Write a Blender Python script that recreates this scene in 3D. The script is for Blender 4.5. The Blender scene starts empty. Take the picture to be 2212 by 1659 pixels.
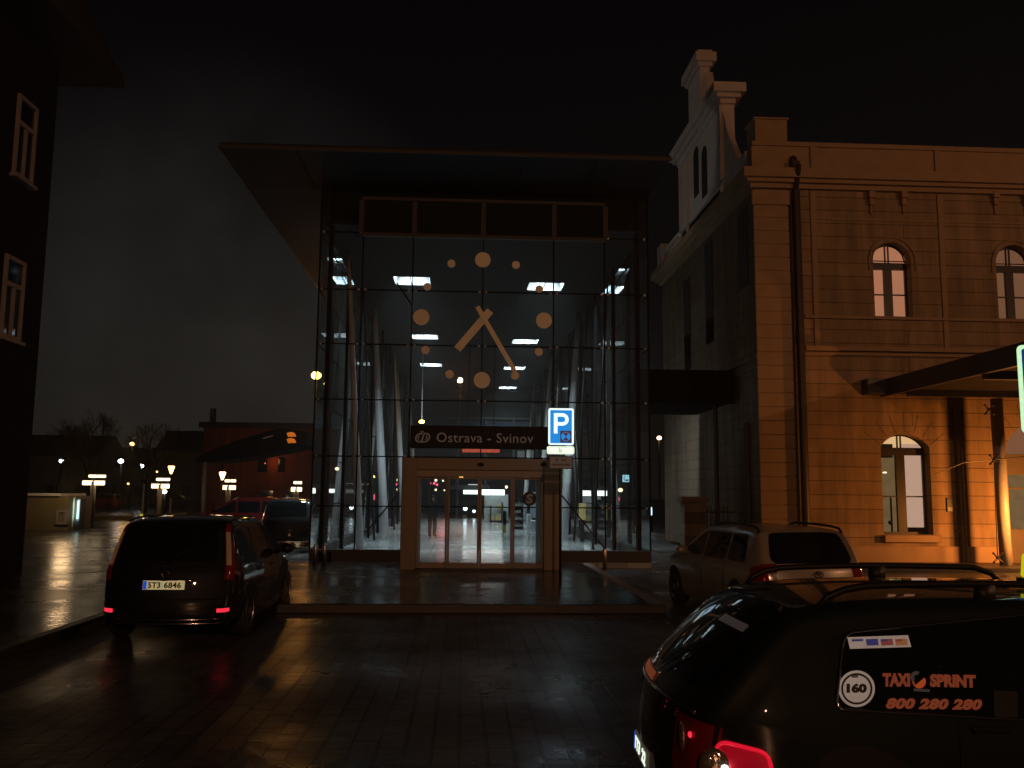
import bpy, math, random
from mathutils import Vector, Matrix
random.seed(7)
D = bpy.data
SC = bpy.context.scene
COL = SC.collection
# ------------------------------------------------------------------ camera frame (2212 x 1659 measuring frame)
FPX, CXP, CYP, CAMH = 1916.0, 1106.0, 829.5, 1.95
yaw, pitch, roll = math.radians(3.08), math.radians(7.05), math.radians(0.5)
F = Vector((math.sin(yaw)*math.cos(pitch), math.cos(yaw)*math.cos(pitch), math.sin(pitch)))
R0 = Vector((math.cos(yaw), -math.sin(yaw), 0))
U0 = R0.cross(F)
R = R0*math.cos(roll) + U0*math.sin(roll)
U = U0*math.cos(roll) - R0*math.sin(roll)
CAM = Vector((0, 0, CAMH))
def ray(px, py): return F*FPX + R*(px-CXP) - U*(py-CYP)
def P(px, py, Y):
    d = ray(px, py); return CAM + d*(Y/d.y)
def PX(px, py, X):
    d = ray(px, py); return CAM + d*(X/d.x)
def G(px, py, z=0.0):
    d = ray(px, py); return CAM + d*((z-CAMH)/d.z)
def srgb(r, g, b):
    def c(v):
        v /= 255.0
        return v/12.92 if v <= 0.04045 else ((v+0.055)/1.055)**2.4
    return (c(r), c(g), c(b))
# ------------------------------------------------------------------ materials
def newmat(name):
    m = D.materials.new(name); m.use_nodes = True
    nt = m.node_tree; nt.nodes.clear()
    out = nt.nodes.new('ShaderNodeOutputMaterial')
    return m, nt, out
def mat(name, col, rough=0.6, metal=0.0, var=0.25, scale=3.0, bump=0.0, bscale=40.0, spec=0.5, coat=0.0):
    m, nt, out = newmat(name); N = nt.nodes; L = nt.links
    b = N.new('ShaderNodeBsdfPrincipled')
    tc = N.new('ShaderNodeTexCoord'); no = N.new('ShaderNodeTexNoise')
    no.inputs['Scale'].default_value = scale; no.inputs['Detail'].default_value = 6
    L.new(tc.outputs['Object'], no.inputs['Vector'])
    mx = N.new('ShaderNodeMix'); mx.data_type = 'RGBA'
    mx.inputs[6].default_value = (*[c*(1-var) for c in col], 1); mx.inputs[7].default_value = (*[min(1, c*(1+var)) for c in col], 1)
    L.new(no.outputs['Fac'], mx.inputs[0]); L.new(mx.outputs[2], b.inputs['Base Color'])
    b.inputs['Roughness'].default_value = rough; b.inputs['Metallic'].default_value = metal
    b.inputs['Specular IOR Level'].default_value = spec
    b.inputs['Coat Weight'].default_value = coat; b.inputs['Coat Roughness'].default_value = 0.03
    if bump:
        n2 = N.new('ShaderNodeTexNoise'); n2.inputs['Scale'].default_value = bscale
        L.new(tc.outputs['Object'], n2.inputs['Vector'])
        bp = N.new('ShaderNodeBump'); bp.inputs['Strength'].default_value = bump; bp.inputs['Distance'].default_value = 0.02
        L.new(n2.outputs['Fac'], bp.inputs['Height']); L.new(bp.outputs['Normal'], b.inputs['Normal'])
    L.new(b.outputs[0], out.inputs[0])
    return m
def emat(name, col, s=1.0, var=0.0, scale=4.0):
    m, nt, out = newmat(name); N = nt.nodes; L = nt.links
    e = N.new('ShaderNodeEmission'); e.inputs['Strength'].default_value = s
    e.inputs['Color'].default_value = (*col, 1)
    if var:
        tc = N.new('ShaderNodeTexCoord'); no = N.new('ShaderNodeTexNoise'); no.inputs['Scale'].default_value = scale; no.inputs['Detail'].default_value = 5
        L.new(tc.outputs['Object'], no.inputs['Vector'])
        mx = N.new('ShaderNodeMix'); mx.data_type = 'RGBA'
        mx.inputs[6].default_value = (*[c*(1-var) for c in col], 1); mx.inputs[7].default_value = (*[c*(1+var) for c in col], 1)
        L.new(no.outputs['Fac'], mx.inputs[0]); L.new(mx.outputs[2], e.inputs['Color'])
    L.new(e.outputs[0], out.inputs[0])
    return m
def retro_glow(name, col, s):
    # reflective prints and lenses: the returned light is put in as their own glow
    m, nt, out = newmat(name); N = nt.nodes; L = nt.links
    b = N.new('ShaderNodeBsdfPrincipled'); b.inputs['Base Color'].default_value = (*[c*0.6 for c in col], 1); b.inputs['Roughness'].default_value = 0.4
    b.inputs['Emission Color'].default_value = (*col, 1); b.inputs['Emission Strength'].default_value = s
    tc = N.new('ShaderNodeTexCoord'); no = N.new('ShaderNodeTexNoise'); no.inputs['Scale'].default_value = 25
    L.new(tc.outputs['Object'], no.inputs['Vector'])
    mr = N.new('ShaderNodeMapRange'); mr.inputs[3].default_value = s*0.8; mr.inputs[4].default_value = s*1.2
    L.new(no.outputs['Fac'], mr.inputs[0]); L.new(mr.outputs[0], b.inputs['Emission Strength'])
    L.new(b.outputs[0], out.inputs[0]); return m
def glassmat(name, tint=(0.9, 0.95, 0.95), rough=0.0, dirt=0.0):
    m, nt, out = newmat(name); N = nt.nodes; L = nt.links
    t = N.new('ShaderNodeBsdfTransparent'); t.inputs[0].default_value = (*tint, 1)
    g = N.new('ShaderNodeBsdfGlossy'); g.inputs['Roughness'].default_value = rough
    ge = N.new('ShaderNodeNewGeometry'); dt = N.new('ShaderNodeVectorMath'); dt.operation = 'DOT_PRODUCT'; L.new(ge.outputs['Normal'], dt.inputs[0]); L.new(ge.outputs['Incoming'], dt.inputs[1])
    ab = N.new('ShaderNodeMath'); ab.operation = 'ABSOLUTE'; L.new(dt.outputs['Value'], ab.inputs[0])
    su = N.new('ShaderNodeMath'); su.operation = 'SUBTRACT'; su.inputs[0].default_value = 1.0; L.new(ab.outputs[0], su.inputs[1])
    po = N.new('ShaderNodeMath'); po.operation = 'POWER'; po.inputs[1].default_value = 5.0; L.new(su.outputs[0], po.inputs[0])
    fr = N.new('ShaderNodeMath'); fr.operation = 'MULTIPLY_ADD'; fr.inputs[1].default_value = .92; fr.inputs[2].default_value = .075; L.new(po.outputs[0], fr.inputs[0])
    mx = N.new('ShaderNodeMixShader')
    L.new(fr.outputs[0], mx.inputs[0]); L.new(t.outputs[0], mx.inputs[1]); L.new(g.outputs[0], mx.inputs[2])
    last = mx
    if dirt:
        d = N.new('ShaderNodeBsdfDiffuse'); d.inputs[0].default_value = (0.5, 0.5, 0.48, 1)
        tc = N.new('ShaderNodeTexCoord'); no = N.new('ShaderNodeTexNoise'); no.inputs['Scale'].default_value = 0.7; no.inputs['Detail'].default_value = 4
        L.new(tc.outputs['Object'], no.inputs['Vector'])
        mr = N.new('ShaderNodeMapRange'); mr.inputs[1].default_value = 0.3; mr.inputs[2].default_value = 0.75; mr.inputs[3].default_value = dirt*0.3; mr.inputs[4].default_value = dirt
        L.new(no.outputs['Fac'], mr.inputs[0])
        m2 = N.new('ShaderNodeMixShader'); L.new(mr.outputs[0], m2.inputs[0]); L.new(mx.outputs[0], m2.inputs[1]); L.new(d.outputs[0], m2.inputs[2]); last = m2
    L.new(last.outputs[0], out.inputs[0]); return m
def paving(name, base, bw, bh, rlo, rhi, bump=0.35, mortar=0.012, rot=0.0):
    m, nt, out = newmat(name); N = nt.nodes; L = nt.links
    b = N.new('ShaderNodeBsdfPrincipled'); tc = N.new('ShaderNodeTexCoord')
    mp = N.new('ShaderNodeMapping'); mp.inputs['Rotation'].default_value = (0, 0, rot); L.new(tc.outputs['Object'], mp.inputs[0])
    br = N.new('ShaderNodeTexBrick'); br.inputs['Scale'].default_value = 1.0
    br.inputs['Brick Width'].default_value = bw; br.inputs['Row Height'].default_value = bh; br.inputs['Mortar Size'].default_value = mortar; br.inputs['Mortar Smooth'].default_value = 0.3
    br.inputs['Color1'].default_value = (*[c*0.75 for c in base], 1); br.inputs['Color2'].default_value = (*[c*1.3 for c in base], 1); br.inputs['Mortar'].default_value = (*[c*0.3 for c in base], 1)
    L.new(mp.outputs[0], br.inputs['Vector']); L.new(br.outputs['Color'], b.inputs['Base Color'])
    no = N.new('ShaderNodeTexNoise'); no.inputs['Scale'].default_value = 0.55; no.inputs['Detail'].default_value = 5; no.inputs['Roughness'].default_value = 0.6
    L.new(tc.outputs['Object'], no.inputs['Vector'])
    mr = N.new('ShaderNodeMapRange'); mr.inputs[1].default_value = 0.35; mr.inputs[2].default_value = 0.65; mr.inputs[3].default_value = rlo; mr.inputs[4].default_value = rhi
    L.new(no.outputs['Fac'], mr.inputs[0]); L.new(mr.outputs[0], b.inputs['Roughness'])
    n2 = N.new('ShaderNodeTexNoise'); n2.inputs['Scale'].default_value = 7; n2.inputs['Detail'].default_value = 4
    L.new(tc.outputs['Object'], n2.inputs['Vector'])
    ma = N.new('ShaderNodeMath'); ma.operation = 'MULTIPLY_ADD'; ma.inputs[1].default_value = -1.0
    L.new(br.outputs['Fac'], ma.inputs[0]); L.new(n2.outputs['Fac'], ma.inputs[2])
    bp = N.new('ShaderNodeBump'); bp.inputs['Strength'].default_value = bump; bp.inputs['Distance'].default_value = 0.012
    L.new(ma.outputs[0], bp.inputs['Height']); L.new(bp.outputs['Normal'], b.inputs['Normal'])
    b.inputs['Specular IOR Level'].default_value = 0.5
    L.new(b.outputs[0], out.inputs[0]); return m
def ashlar(name, base, bw, bh, mortar=0.012, axis='XZ', dark=0.55):
    m, nt, out = newmat(name); N = nt.nodes; L = nt.links
    b = N.new('ShaderNodeBsdfPrincipled'); tc = N.new('ShaderNodeTexCoord'); sp = N.new('ShaderNodeSeparateXYZ'); cb = N.new('ShaderNodeCombineXYZ')
    L.new(tc.outputs['Object'], sp.inputs[0]); L.new(sp.outputs[0 if axis == 'XZ' else 1], cb.inputs[0]); L.new(sp.outputs[2], cb.inputs[1])
    br = N.new('ShaderNodeTexBrick'); br.inputs['Scale'].default_value = 1.0
    br.inputs['Brick Width'].default_value = bw; br.inputs['Row Height'].default_value = bh; br.inputs['Mortar Size'].default_value = mortar; br.inputs['Mortar Smooth'].default_value = 0.4
    br.inputs['Color1'].default_value = (*[c*0.92 for c in base], 1); br.inputs['Color2'].default_value = (*[c*1.08 for c in base], 1); br.inputs['Mortar'].default_value = (*[c*dark for c in base], 1)
    L.new(cb.outputs[0], br.inputs['Vector'])
    no = N.new('ShaderNodeTexNoise'); no.inputs['Scale'].default_value = 1.6; no.inputs['Detail'].default_value = 8; no.inputs['Roughness'].default_value = 0.65
    L.new(tc.outputs['Object'], no.inputs['Vector'])
    mr = N.new('ShaderNodeMapRange'); mr.inputs[3].default_value = 0.7; mr.inputs[4].default_value = 1.25; L.new(no.outputs['Fac'], mr.inputs[0])
    mu = N.new('ShaderNodeMix'); mu.data_type = 'RGBA'; mu.blend_type = 'MULTIPLY'; mu.inputs[0].default_value = 1.0
    L.new(br.outputs['Color'], mu.inputs[6]); L.new(mr.outputs[0], mu.inputs[7]); L.new(mu.outputs[2], b.inputs['Base Color'])
    ms = N.new('ShaderNodeMapping'); ms.inputs['Scale'].default_value = (2.2, 2.2, 0.22); L.new(tc.outputs['Object'], ms.inputs[0])
    ns = N.new('ShaderNodeTexNoise'); ns.inputs['Scale'].default_value = 1.0; ns.inputs['Detail'].default_value = 7; ns.inputs['Roughness'].default_value = 0.7; L.new(ms.outputs[0], ns.inputs['Vector'])
    m3 = N.new('ShaderNodeMapRange'); m3.inputs[1].default_value = 0.35; m3.inputs[2].default_value = 0.62; m3.inputs[3].default_value = 0.62; m3.inputs[4].default_value = 1.08; L.new(ns.outputs['Fac'], m3.inputs[0])
    mu2 = N.new('ShaderNodeMix'); mu2.data_type = 'RGBA'; mu2.blend_type = 'MULTIPLY'; mu2.inputs[0].default_value = 1.0; L.new(mu.outputs[2], mu2.inputs[6]); L.new(m3.outputs[0], mu2.inputs[7]); L.new(mu2.outputs[2], b.inputs['Base Color'])
    bp = N.new('ShaderNodeBump'); bp.inputs['Strength'].default_value = 0.6; bp.inputs['Distance'].default_value = 0.02; bp.invert = True
    L.new(br.outputs['Fac'], bp.inputs['Height']); L.new(bp.outputs['Normal'], b.inputs['Normal'])
    b.inputs['Roughness'].default_value = 0.85; b.inputs['Specular IOR Level'].default_value = 0.2
    L.new(b.outputs[0], out.inputs[0]); return m
M = {}
M['road'] = paving('wet_block_paving', (0.044, 0.043, 0.042), 0.42, 0.21, 0.22, 0.55, 0.75, 0.016, math.pi/2)
M['plaza'] = paving('wet_plaza_slabs', (0.030, 0.027, 0.025), 0.8, 0.4, 0.14, 0.32, 0.35, 0.010)
M['kerb'] = mat('kerb_granite', (0.022, 0.02, 0.019), 0.45, bump=0.3)
M['kerb_pale'] = mat('pale_kerb_strip', (0.30, 0.27, 0.24), 0.6, bump=0.3)
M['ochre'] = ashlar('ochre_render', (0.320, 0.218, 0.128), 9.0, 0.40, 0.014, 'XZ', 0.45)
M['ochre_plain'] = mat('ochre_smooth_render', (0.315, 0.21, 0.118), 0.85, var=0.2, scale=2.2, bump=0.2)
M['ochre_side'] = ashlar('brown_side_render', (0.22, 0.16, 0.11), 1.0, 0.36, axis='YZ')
M['gable'] = mat('pale_gable_stone', (0.52, 0.46, 0.40), 0.85, var=0.2, scale=2.5, bump=0.2)
M['slate'] = mat('dark_roof_slate', (0.012, 0.012, 0.013), 0.8)
M['pipe'] = mat('dark_downpipe', (0.03, 0.02, 0.015), 0.5, metal=0.2)
M['winframe'] = mat('dark_brown_joinery', (0.008, 0.006, 0.006), 0.45)
M['steel_dark'] = mat('dark_steel', (0.02, 0.021, 0.022), 0.45, metal=0.3)
M['steel'] = mat('brushed_steel', (0.45, 0.45, 0.45), 0.35, metal=1.0)
M['post'] = mat('grey_painted_post', (0.30, 0.28, 0.26), 0.5)
M['white'] = mat('white_paint', (0.75, 0.75, 0.76), 0.5, var=0.08)
M['column'] = mat('pale_hall_column', (0.62, 0.63, 0.66), 0.5, var=0.12, scale=1.2)
M['portal'] = mat('brown_portal_cladding', (0.17, 0.135, 0.095), 0.5, var=0.2)
M['door_frame'] = mat('brown_door_frame', (0.21, 0.165, 0.12), 0.45, var=0.15)
M['floor'] = paving('hall_floor_tiles', (0.28, 0.29, 0.29), 0.6, 0.6, 0.10, 0.22, 0.06, 0.004)
M['ceil'] = mat('dark_ceiling_panel', (0.006, 0.010, 0.012), 0.7, spec=0.15)
M['soffit'] = mat('soffit_panel', (0.007, 0.013, 0.021), 0.7, spec=0.2, var=0.15, scale=0.6)
M['plinth'] = mat('dark_plinth', (0.022, 0.02, 0.018), 0.6)
M['void'] = mat('matt_black_metal', (0.006, 0.006, 0.007), 0.9, spec=0.1)
M['tan_post'] = mat('tan_lamp_post', (0.14, 0.115, 0.085), 0.6)
M['glass'] = glassmat('hall_glass', (0.66, 0.76, 0.78), 0.0, 0.035)
M['glass_clear'] = glassmat('door_glass', (0.90, 0.93, 0.93))
M['clock'] = mat('pale_clock_disc', (0.85, 0.78, 0.60), 0.6, var=0.05)
M['louvre'] = mat('louvre_frame_paint', (0.030, 0.027, 0.026), 0.6)
M['plank'] = mat('soffit_plank', (0.022, 0.019, 0.021), 0.8, spec=0.1)
M['yellow_dull'] = mat('yellow_plastic', (0.5, 0.42, 0.03), 0.5)
M['board'] = mat('dark_sign_board', (0.009, 0.0095, 0.0105), 0.6, spec=0.2)
M['board_text'] = retro_glow('sign_lettering', srgb(84, 74, 68), 0.30)
M['coffer'] = mat('grey_light_well', (0.30, 0.31, 0.32), 0.6, var=0.05)
M['coffer_lamp'] = emat('light_well_lamp', (0.86, 0.96, 1.0), 1.3)
M['tyre'] = mat('black_rubber', (0.012, 0.012, 0.012), 0.7, bump=0.2)
M['rim'] = mat('alloy_rim', (0.35, 0.35, 0.36), 0.3, metal=0.9)
M['carglass'] = mat('tinted_car_glass', (0.006, 0.008, 0.009), 0.04, spec=0.6)
M['black_plastic'] = mat('black_car_plastic', (0.006, 0.006, 0.006), 0.5, spec=0.3)
M['chrome'] = mat('chrome_trim', (0.6, 0.6, 0.6), 0.12, metal=1.0)
M['reverse'] = mat('reverse_lamp_lens', (0.55, 0.48, 0.40), 0.14, metal=0.85, var=0.5, scale=30, bump=0.4, bscale=25)
M['red_lens'] = mat('red_lamp_lens', (0.16, 0.008, 0.012), 0.12, coat=0.5)
M['amber_lens'] = retro_glow('amber_lamp_lens', srgb(92, 62, 34), 0.5)
M['red_lit'] = retro_glow('lit_red_reflector', (1.0, 0.03, 0.06), 1.1)
M['red_glow'] = retro_glow('glowing_red_lens', (0.75, 0.004, 0.03), 0.20)
M['red_rim'] = retro_glow('bright_red_lens_rim', (1.0, 0.01, 0.04), 0.6)
M['flash_glint'] = emat('white_flash_glint', (1, 0.98, 0.92), 7)
M['plate'] = retro_glow('number_plate_sheet', srgb(196, 178, 126), 0.60)
M['plate_dim'] = retro_glow('shaded_number_plate', srgb(70, 64, 54), 0.6)
M['plate_blue'] = retro_glow('plate_blue_band', srgb(20, 70, 175), 0.9)
M['plate_ink'] = mat('plate_black_ink', (0.01, 0.01, 0.01), 0.6)
M['sign_blue'] = retro_glow('sign_blue_sheet', srgb(2, 140, 228), 0.9)
M['sign_white'] = retro_glow('sign_white_sheet', (0.80, 1.0, 1.0), 1.15)
M['sign_cream'] = retro_glow('sign_cream_sheet', (0.85, 0.97, 0.80), 1.1)
M['sign_green'] = retro_glow('sign_glowing_edge', (0.60, 0.93, 0.58), 0.95)
M['sign_deep'] = retro_glow('sign_deep_blue', srgb(0, 62, 118), 0.7)
M['sign_dull'] = retro_glow('dull_plate', srgb(74, 64, 56), 0.45)
M['sign_grey'] = retro_glow('sign_grey_ink', srgb(120, 150, 130), 0.9)
M['sign_dark'] = retro_glow('sign_dark_ink', srgb(36, 30, 58), 0.9)
M['sign_maroon'] = retro_glow('sign_maroon_ink', srgb(70, 38, 52), 0.9)
M['stk_white'] = retro_glow('sticker_white_vinyl', srgb(150, 134, 122), 0.62)
M['stk_orange'] = retro_glow('sticker_orange_vinyl', srgb(120, 54, 32), 0.62)
M['stk_orange_hot'] = retro_glow('sticker_bright_orange', srgb(156, 62, 30), 0.72)
M['stk_grey'] = retro_glow('sticker_grey_vinyl', srgb(58, 50, 48), 0.55)
M['stk_black'] = mat('sticker_black', (0.012, 0.013, 0.012), 0.6)
M['stk_navy'] = retro_glow('sticker_navy', srgb(44, 46, 92), 0.7)
M['stk_red'] = retro_glow('sticker_red', srgb(112, 52, 46), 0.7)
M['stk_brown'] = retro_glow('sticker_brown', srgb(132, 84, 56), 0.7)
M['lamp_warm'] = emat('warm_lamp', (1.0, 0.74, 0.42), 3.2)
M['lamp_orange'] = emat('orange_lamp', (1.0, 0.50, 0.14), 7)
M['lamp_yellow'] = emat('yellow_sodium_lamp', (1.0, 0.56, 0.10), 20)
M['lamp_white'] = emat('white_lamp', (0.85, 0.93, 1.0), 9)
M['lamp_peach'] = emat('peach_lamp', (1.0, 0.60, 0.32), 9)
M['lamp_red'] = emat('red_signal_lamp', (1.0, 0.10, 0.16), 3)
M['strip_white'] = emat('white_light_strip', (1, 1, 0.95), 5)
M['curtain'] = emat('lit_curtain', srgb(172, 112, 82), 1.15, 0.10, 1.2)
M['curtain_dim'] = emat('lit_curtain_dim', srgb(122, 82, 58), 0.95, 0.12, 1.2)
M['room_pale'] = emat('lit_room_wall', srgb(208, 166, 142), 0.9, 0.04)
M['room_ceiling'] = emat('lit_room_ceiling', srgb(246, 198, 138), 0.95, 0.05)
M['room_olive'] = emat('lit_room_shade', srgb(116, 92, 60), 0.9, 0.3)
M['room_dark'] = mat('room_furniture', (0.02, 0.018, 0.02), 0.5)
M['brick'] = ashlar('red_brick', (0.17, 0.040, 0.022), 0.5, 0.16, 0.02)
M['bark'] = mat('tree_bark', (0.06, 0.045, 0.03), 0.9)
M['dark_wall'] = mat('dark_facade', (0.009, 0.010, 0.012), 0.9, spec=0.1)
M['winwhite'] = mat('white_window_frame', (0.20, 0.195, 0.20), 0.6)
M['nightglass'] = mat('unlit_window_glass', (0.008, 0.009, 0.01), 0.06)
M['cloth_dark'] = mat('dark_clothes', (0.005, 0.006, 0.008), 0.9)
M['skin'] = mat('skin_tone', (0.32, 0.19, 0.13), 0.6)
M['hair'] = mat('dark_hair', (0.02, 0.014, 0.01), 0.7)
M['led'] = emat('red_led_panel', srgb(226, 96, 72), 0.8, 0.5, 9)
M['poster'] = mat('grey_poster_panel', (0.34, 0.38, 0.46), 0.5)
M['lightbox'] = emat('pale_lightbox', srgb(190, 238, 248), 2.2, 0.05)
M['advert'] = emat('advert_column_face', (0.72, 1.0, 0.95), 1.4)
M['goods_warm'] = emat('shop_lit_goods', srgb(150, 140, 96), 0.9, 0.5, 6)
M['goods'] = mat('shelf_goods', (0.22, 0.24, 0.24), 0.6, var=0.6, scale=14)
M['stone_far'] = mat('far_tower_stone', (0.26, 0.25, 0.23), 0.8)
M['kiosk'] = mat('kiosk_panel', (0.22, 0.18, 0.10), 0.6, var=0.3, scale=1.5)
M['yellow_sign'] = retro_glow('taxi_roof_sign_yellow', srgb(206, 204, 20), 0.8)
# ------------------------------------------------------------------ mesh builder
PM = {}
class MB:
    def __init__(s): s.v = []; s.f = []
    def add(s, vs, fs):
        o = len(s.v); s.v += [Vector(v) for v in vs]; s.f += [tuple(i+o for i in f) for f in fs]; return s
    def box(s, x0, x1, y0, y1, z0, z1):
        x0, x1 = min(x0, x1), max(x0, x1); y0, y1 = min(y0, y1), max(y0, y1); z0, z1 = min(z0, z1), max(z0, z1)
        return s.add([(x0,y0,z0),(x1,y0,z0),(x1,y1,z0),(x0,y1,z0),(x0,y0,z1),(x1,y0,z1),(x1,y1,z1),(x0,y1,z1)],
              [(0,3,2,1),(4,5,6,7),(0,1,5,4),(1,2,6,5),(2,3,7,6),(3,0,4,7)])
    def quad(s, a, b, c, d): return s.add([a,b,c,d], [(0,1,2,3)])
    def poly(s, pts): return s.add(pts, [tuple(range(len(pts)))])
    def prism(s, pts, vec):
        n = len(pts); vec = Vector(vec); a = [Vector(p) for p in pts]
        s.add(a+[p+vec for p in a], [tuple(range(n))[::-1], tuple(range(n, 2*n))]+[(i, (i+1)%n, n+(i+1)%n, n+i) for i in range(n)]); return s
    def tube(s, pts, r, n=8, closed=False):
        pts = [Vector(p) for p in pts]; k = len(pts); rs = r if isinstance(r, (list, tuple)) else [r]*k
        rings = []
        for i, p in enumerate(pts):
            if closed: t = pts[(i+1)%k]-pts[i-1]
            else: t = pts[min(i+1,k-1)]-pts[max(i-1,0)]
            t.normalize(); up = Vector((0,0,1)) if abs(t.z) < 0.95 else Vector((1,0,0))
            a = t.cross(up).normalized(); b = t.cross(a)
            rings.append([p+(a*math.cos(2*math.pi*j/n)+b*math.sin(2*math.pi*j/n))*rs[i] for j in range(n)])
        vs = [q for rg in rings for q in rg]; fs = []
        for i in range(k if closed else k-1):
            i2 = (i+1)%k
            for j in range(n): fs.append((i*n+j, i*n+(j+1)%n, i2*n+(j+1)%n, i2*n+j))
        if not closed: fs += [tuple(range(n))[::-1], tuple((k-1)*n+j for j in range(n))]
        return s.add(vs, fs)
    def sphere(s, c, r, nu=12, nv=8, sc=(1,1,1)):
        c = Vector(c); vs = []; fs = []
        for i in range(nv+1):
            th = math.pi*i/nv
            for j in range(nu):
                ph = 2*math.pi*j/nu
                vs.append(c+Vector((r*sc[0]*math.sin(th)*math.cos(ph), r*sc[1]*math.sin(th)*math.sin(ph), r*sc[2]*math.cos(th))))
        for i in range(nv):
            for j in range(nu): fs.append((i*nu+j, (i+1)*nu+j, (i+1)*nu+(j+1)%nu, i*nu+(j+1)%nu))
        return s.add(vs, fs)
    def lathe(s, prof, c, n=24, axis='Z'):
        c = Vector(c); vs = []; fs = []
        for r, h in prof:
            for j in range(n):
                a = 2*math.pi*j/n; u, w = r*math.cos(a), r*math.sin(a)
                vs.append(c+(Vector((u, w, h)) if axis == 'Z' else Vector((u, h, w))))
        for i in range(len(prof)-1):
            for j in range(n): fs.append((i*n+j, i*n+(j+1)%n, (i+1)*n+(j+1)%n, (i+1)*n+j))
        fs += [tuple(range(n))[::-1], tuple((len(prof)-1)*n+j for j in range(n))]
        return s.add(vs, fs)
    def disc(s, c, r, y, th=0.02, n=32, a0=0, a1=2*math.pi):
        # disc in the XZ plane facing -Y
        full = abs(a1-a0-2*math.pi) < 1e-6
        pts = [(c[0]+r*math.cos(a0+(a1-a0)*i/n), y, c[1]+r*math.sin(a0+(a1-a0)*i/n)) for i in range(n if full else n+1)]
        return s.prism(pts, (0, th, 0))
    def ring(s, c, r0, r1, y, th=0.02, n=40):
        vs = []; fs = []
        for i in range(n):
            a = 2*math.pi*i/n
            for r in (r0, r1):
                for yy in (y, y+th): vs.append((c[0]+r*math.cos(a), yy, c[1]+r*math.sin(a)))
        for i in range(n):
            j = (i+1)%n
            fs += [(4*i, 4*j, 4*j+2, 4*i+2), (4*i+1, 4*i+3, 4*j+3, 4*j+1), (4*i, 4*i+1, 4*j+1, 4*j), (4*i+2, 4*j+2, 4*j+3, 4*i+3)]
        return s.add(vs, fs)
    def rows(s, rows, closed=False):
        n = len(rows[0]); vs = [p for r in rows for p in r]; fs = []
        for i in range(len(rows)-1):
            for j in range(n if closed else n-1): fs.append((i*n+j, i*n+(j+1)%n, (i+1)*n+(j+1)%n, (i+1)*n+j))
        return s.add(vs, fs)
    def build(s, name, m, parent=None, local=False, smooth=False, bevel=0.0, weld=False):
        me = D.meshes.new(name); vs = s.v
        if parent is not None and not local:
            inv = PM[parent.name].inverted(); vs = [inv @ v for v in vs]
        origin = None
        if parent is None:
            xs = [v.x for v in vs]; ys = [v.y for v in vs]; zs = [v.z for v in vs]
            origin = Vector(((min(xs)+max(xs))/2, (min(ys)+max(ys))/2, min(zs))); vs = [v-origin for v in vs]
        me.from_pydata([tuple(v) for v in vs], [], s.f); me.update()
        if weld:
            import bmesh
            bm = bmesh.new(); bm.from_mesh(me); bmesh.ops.remove_doubles(bm, verts=bm.verts, dist=1e-5); bmesh.ops.recalc_face_normals(bm, faces=bm.faces); bm.to_mesh(me); bm.free()
        me.materials.append(M[m] if isinstance(m, str) else m)
        if smooth:
            for p in me.polygons: p.use_smooth = True
        o = D.objects.new(name, me); COL.objects.link(o)
        if origin is not None: o.location = origin; PM[o.name] = Matrix.Translation(origin)
        else: o.parent = parent; PM[o.name] = PM[parent.name].copy()
        if bevel:
            md = o.modifiers.new('edge', 'BEVEL'); md.width = bevel; md.segments = 2; md.limit_method = 'ANGLE'
        return o
def tag(o, label, cat, group=None):
    o['label'] = label; o['category'] = cat
    if group: o['group'] = group
    return o
def structure(o): o['kind'] = 'structure'; return o
def thing(name, label, cat, loc=(0,0,0), rz=0.0, group=None):
    o = D.objects.new(name, None); COL.objects.link(o); o.empty_display_size = 0.3
    o.location = loc; o.rotation_euler = (0, 0, rz)
    PM[o.name] = Matrix.Translation(Vector(loc)) @ Matrix.Rotation(rz, 4, 'Z')
    return tag(o, label, cat, group)
def copy_tree(o, parent=None):
    c = o.copy(); COL.objects.link(c)
    if parent is not None: c.parent = parent
    for ch in [x for x in D.objects if x.parent == o]: copy_tree(ch, c)
    return c
def text_mb(body, size, origin, xa, ya, bold=0.0, extrude=0.002, shear=0.0, width=None, height=None, spacing=1.0, mirror=False):
    cu = D.curves.new('lettering', 'FONT'); cu.body = body; cu.size = size; cu.offset = bold; cu.extrude = extrude; cu.shear = shear; cu.space_character = spacing; cu.resolution_u = 3
    ob = D.objects.new('lettering_tmp', cu); COL.objects.link(ob)
    dg = bpy.context.evaluated_depsgraph_get(); me = D.meshes.new_from_object(ob.evaluated_get(dg))
    D.objects.remove(ob); D.curves.remove(cu)
    xs = [v.co.x for v in me.vertices]; ys = [v.co.y for v in me.vertices]
    x0, x1, y0, y1 = min(xs), max(xs), min(ys), max(ys)
    sx = width/(x1-x0) if width else 1.0
    sy = height/(y1-y0) if height else (sx if width else 1.0)
    xa = Vector(xa).normalized(); ya = Vector(ya).normalized(); na = xa.cross(ya); og = Vector(origin)
    b = MB(); b.add([og+xa*((v.co.x-x0)*sx)+ya*((v.co.y-y0)*sy)+na*v.co.z for v in me.vertices], [tuple(p.vertices) for p in me.polygons])
    D.meshes.remove(me); return b
def light(kind, loc, power, col, size=0.1, name='lamp_light', rot=None, sizey=None):
    l = D.lights.new(name, kind); l.energy = power; l.color = col
    if kind == 'AREA':
        l.size = size
        if sizey: l.shape = 'RECTANGLE'; l.size_y = sizey
    else: l.shadow_soft_size = size
    o = D.objects.new(name, l); COL.objects.link(o); o.location = loc
    if rot: o.rotation_euler = rot
    return o
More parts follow.
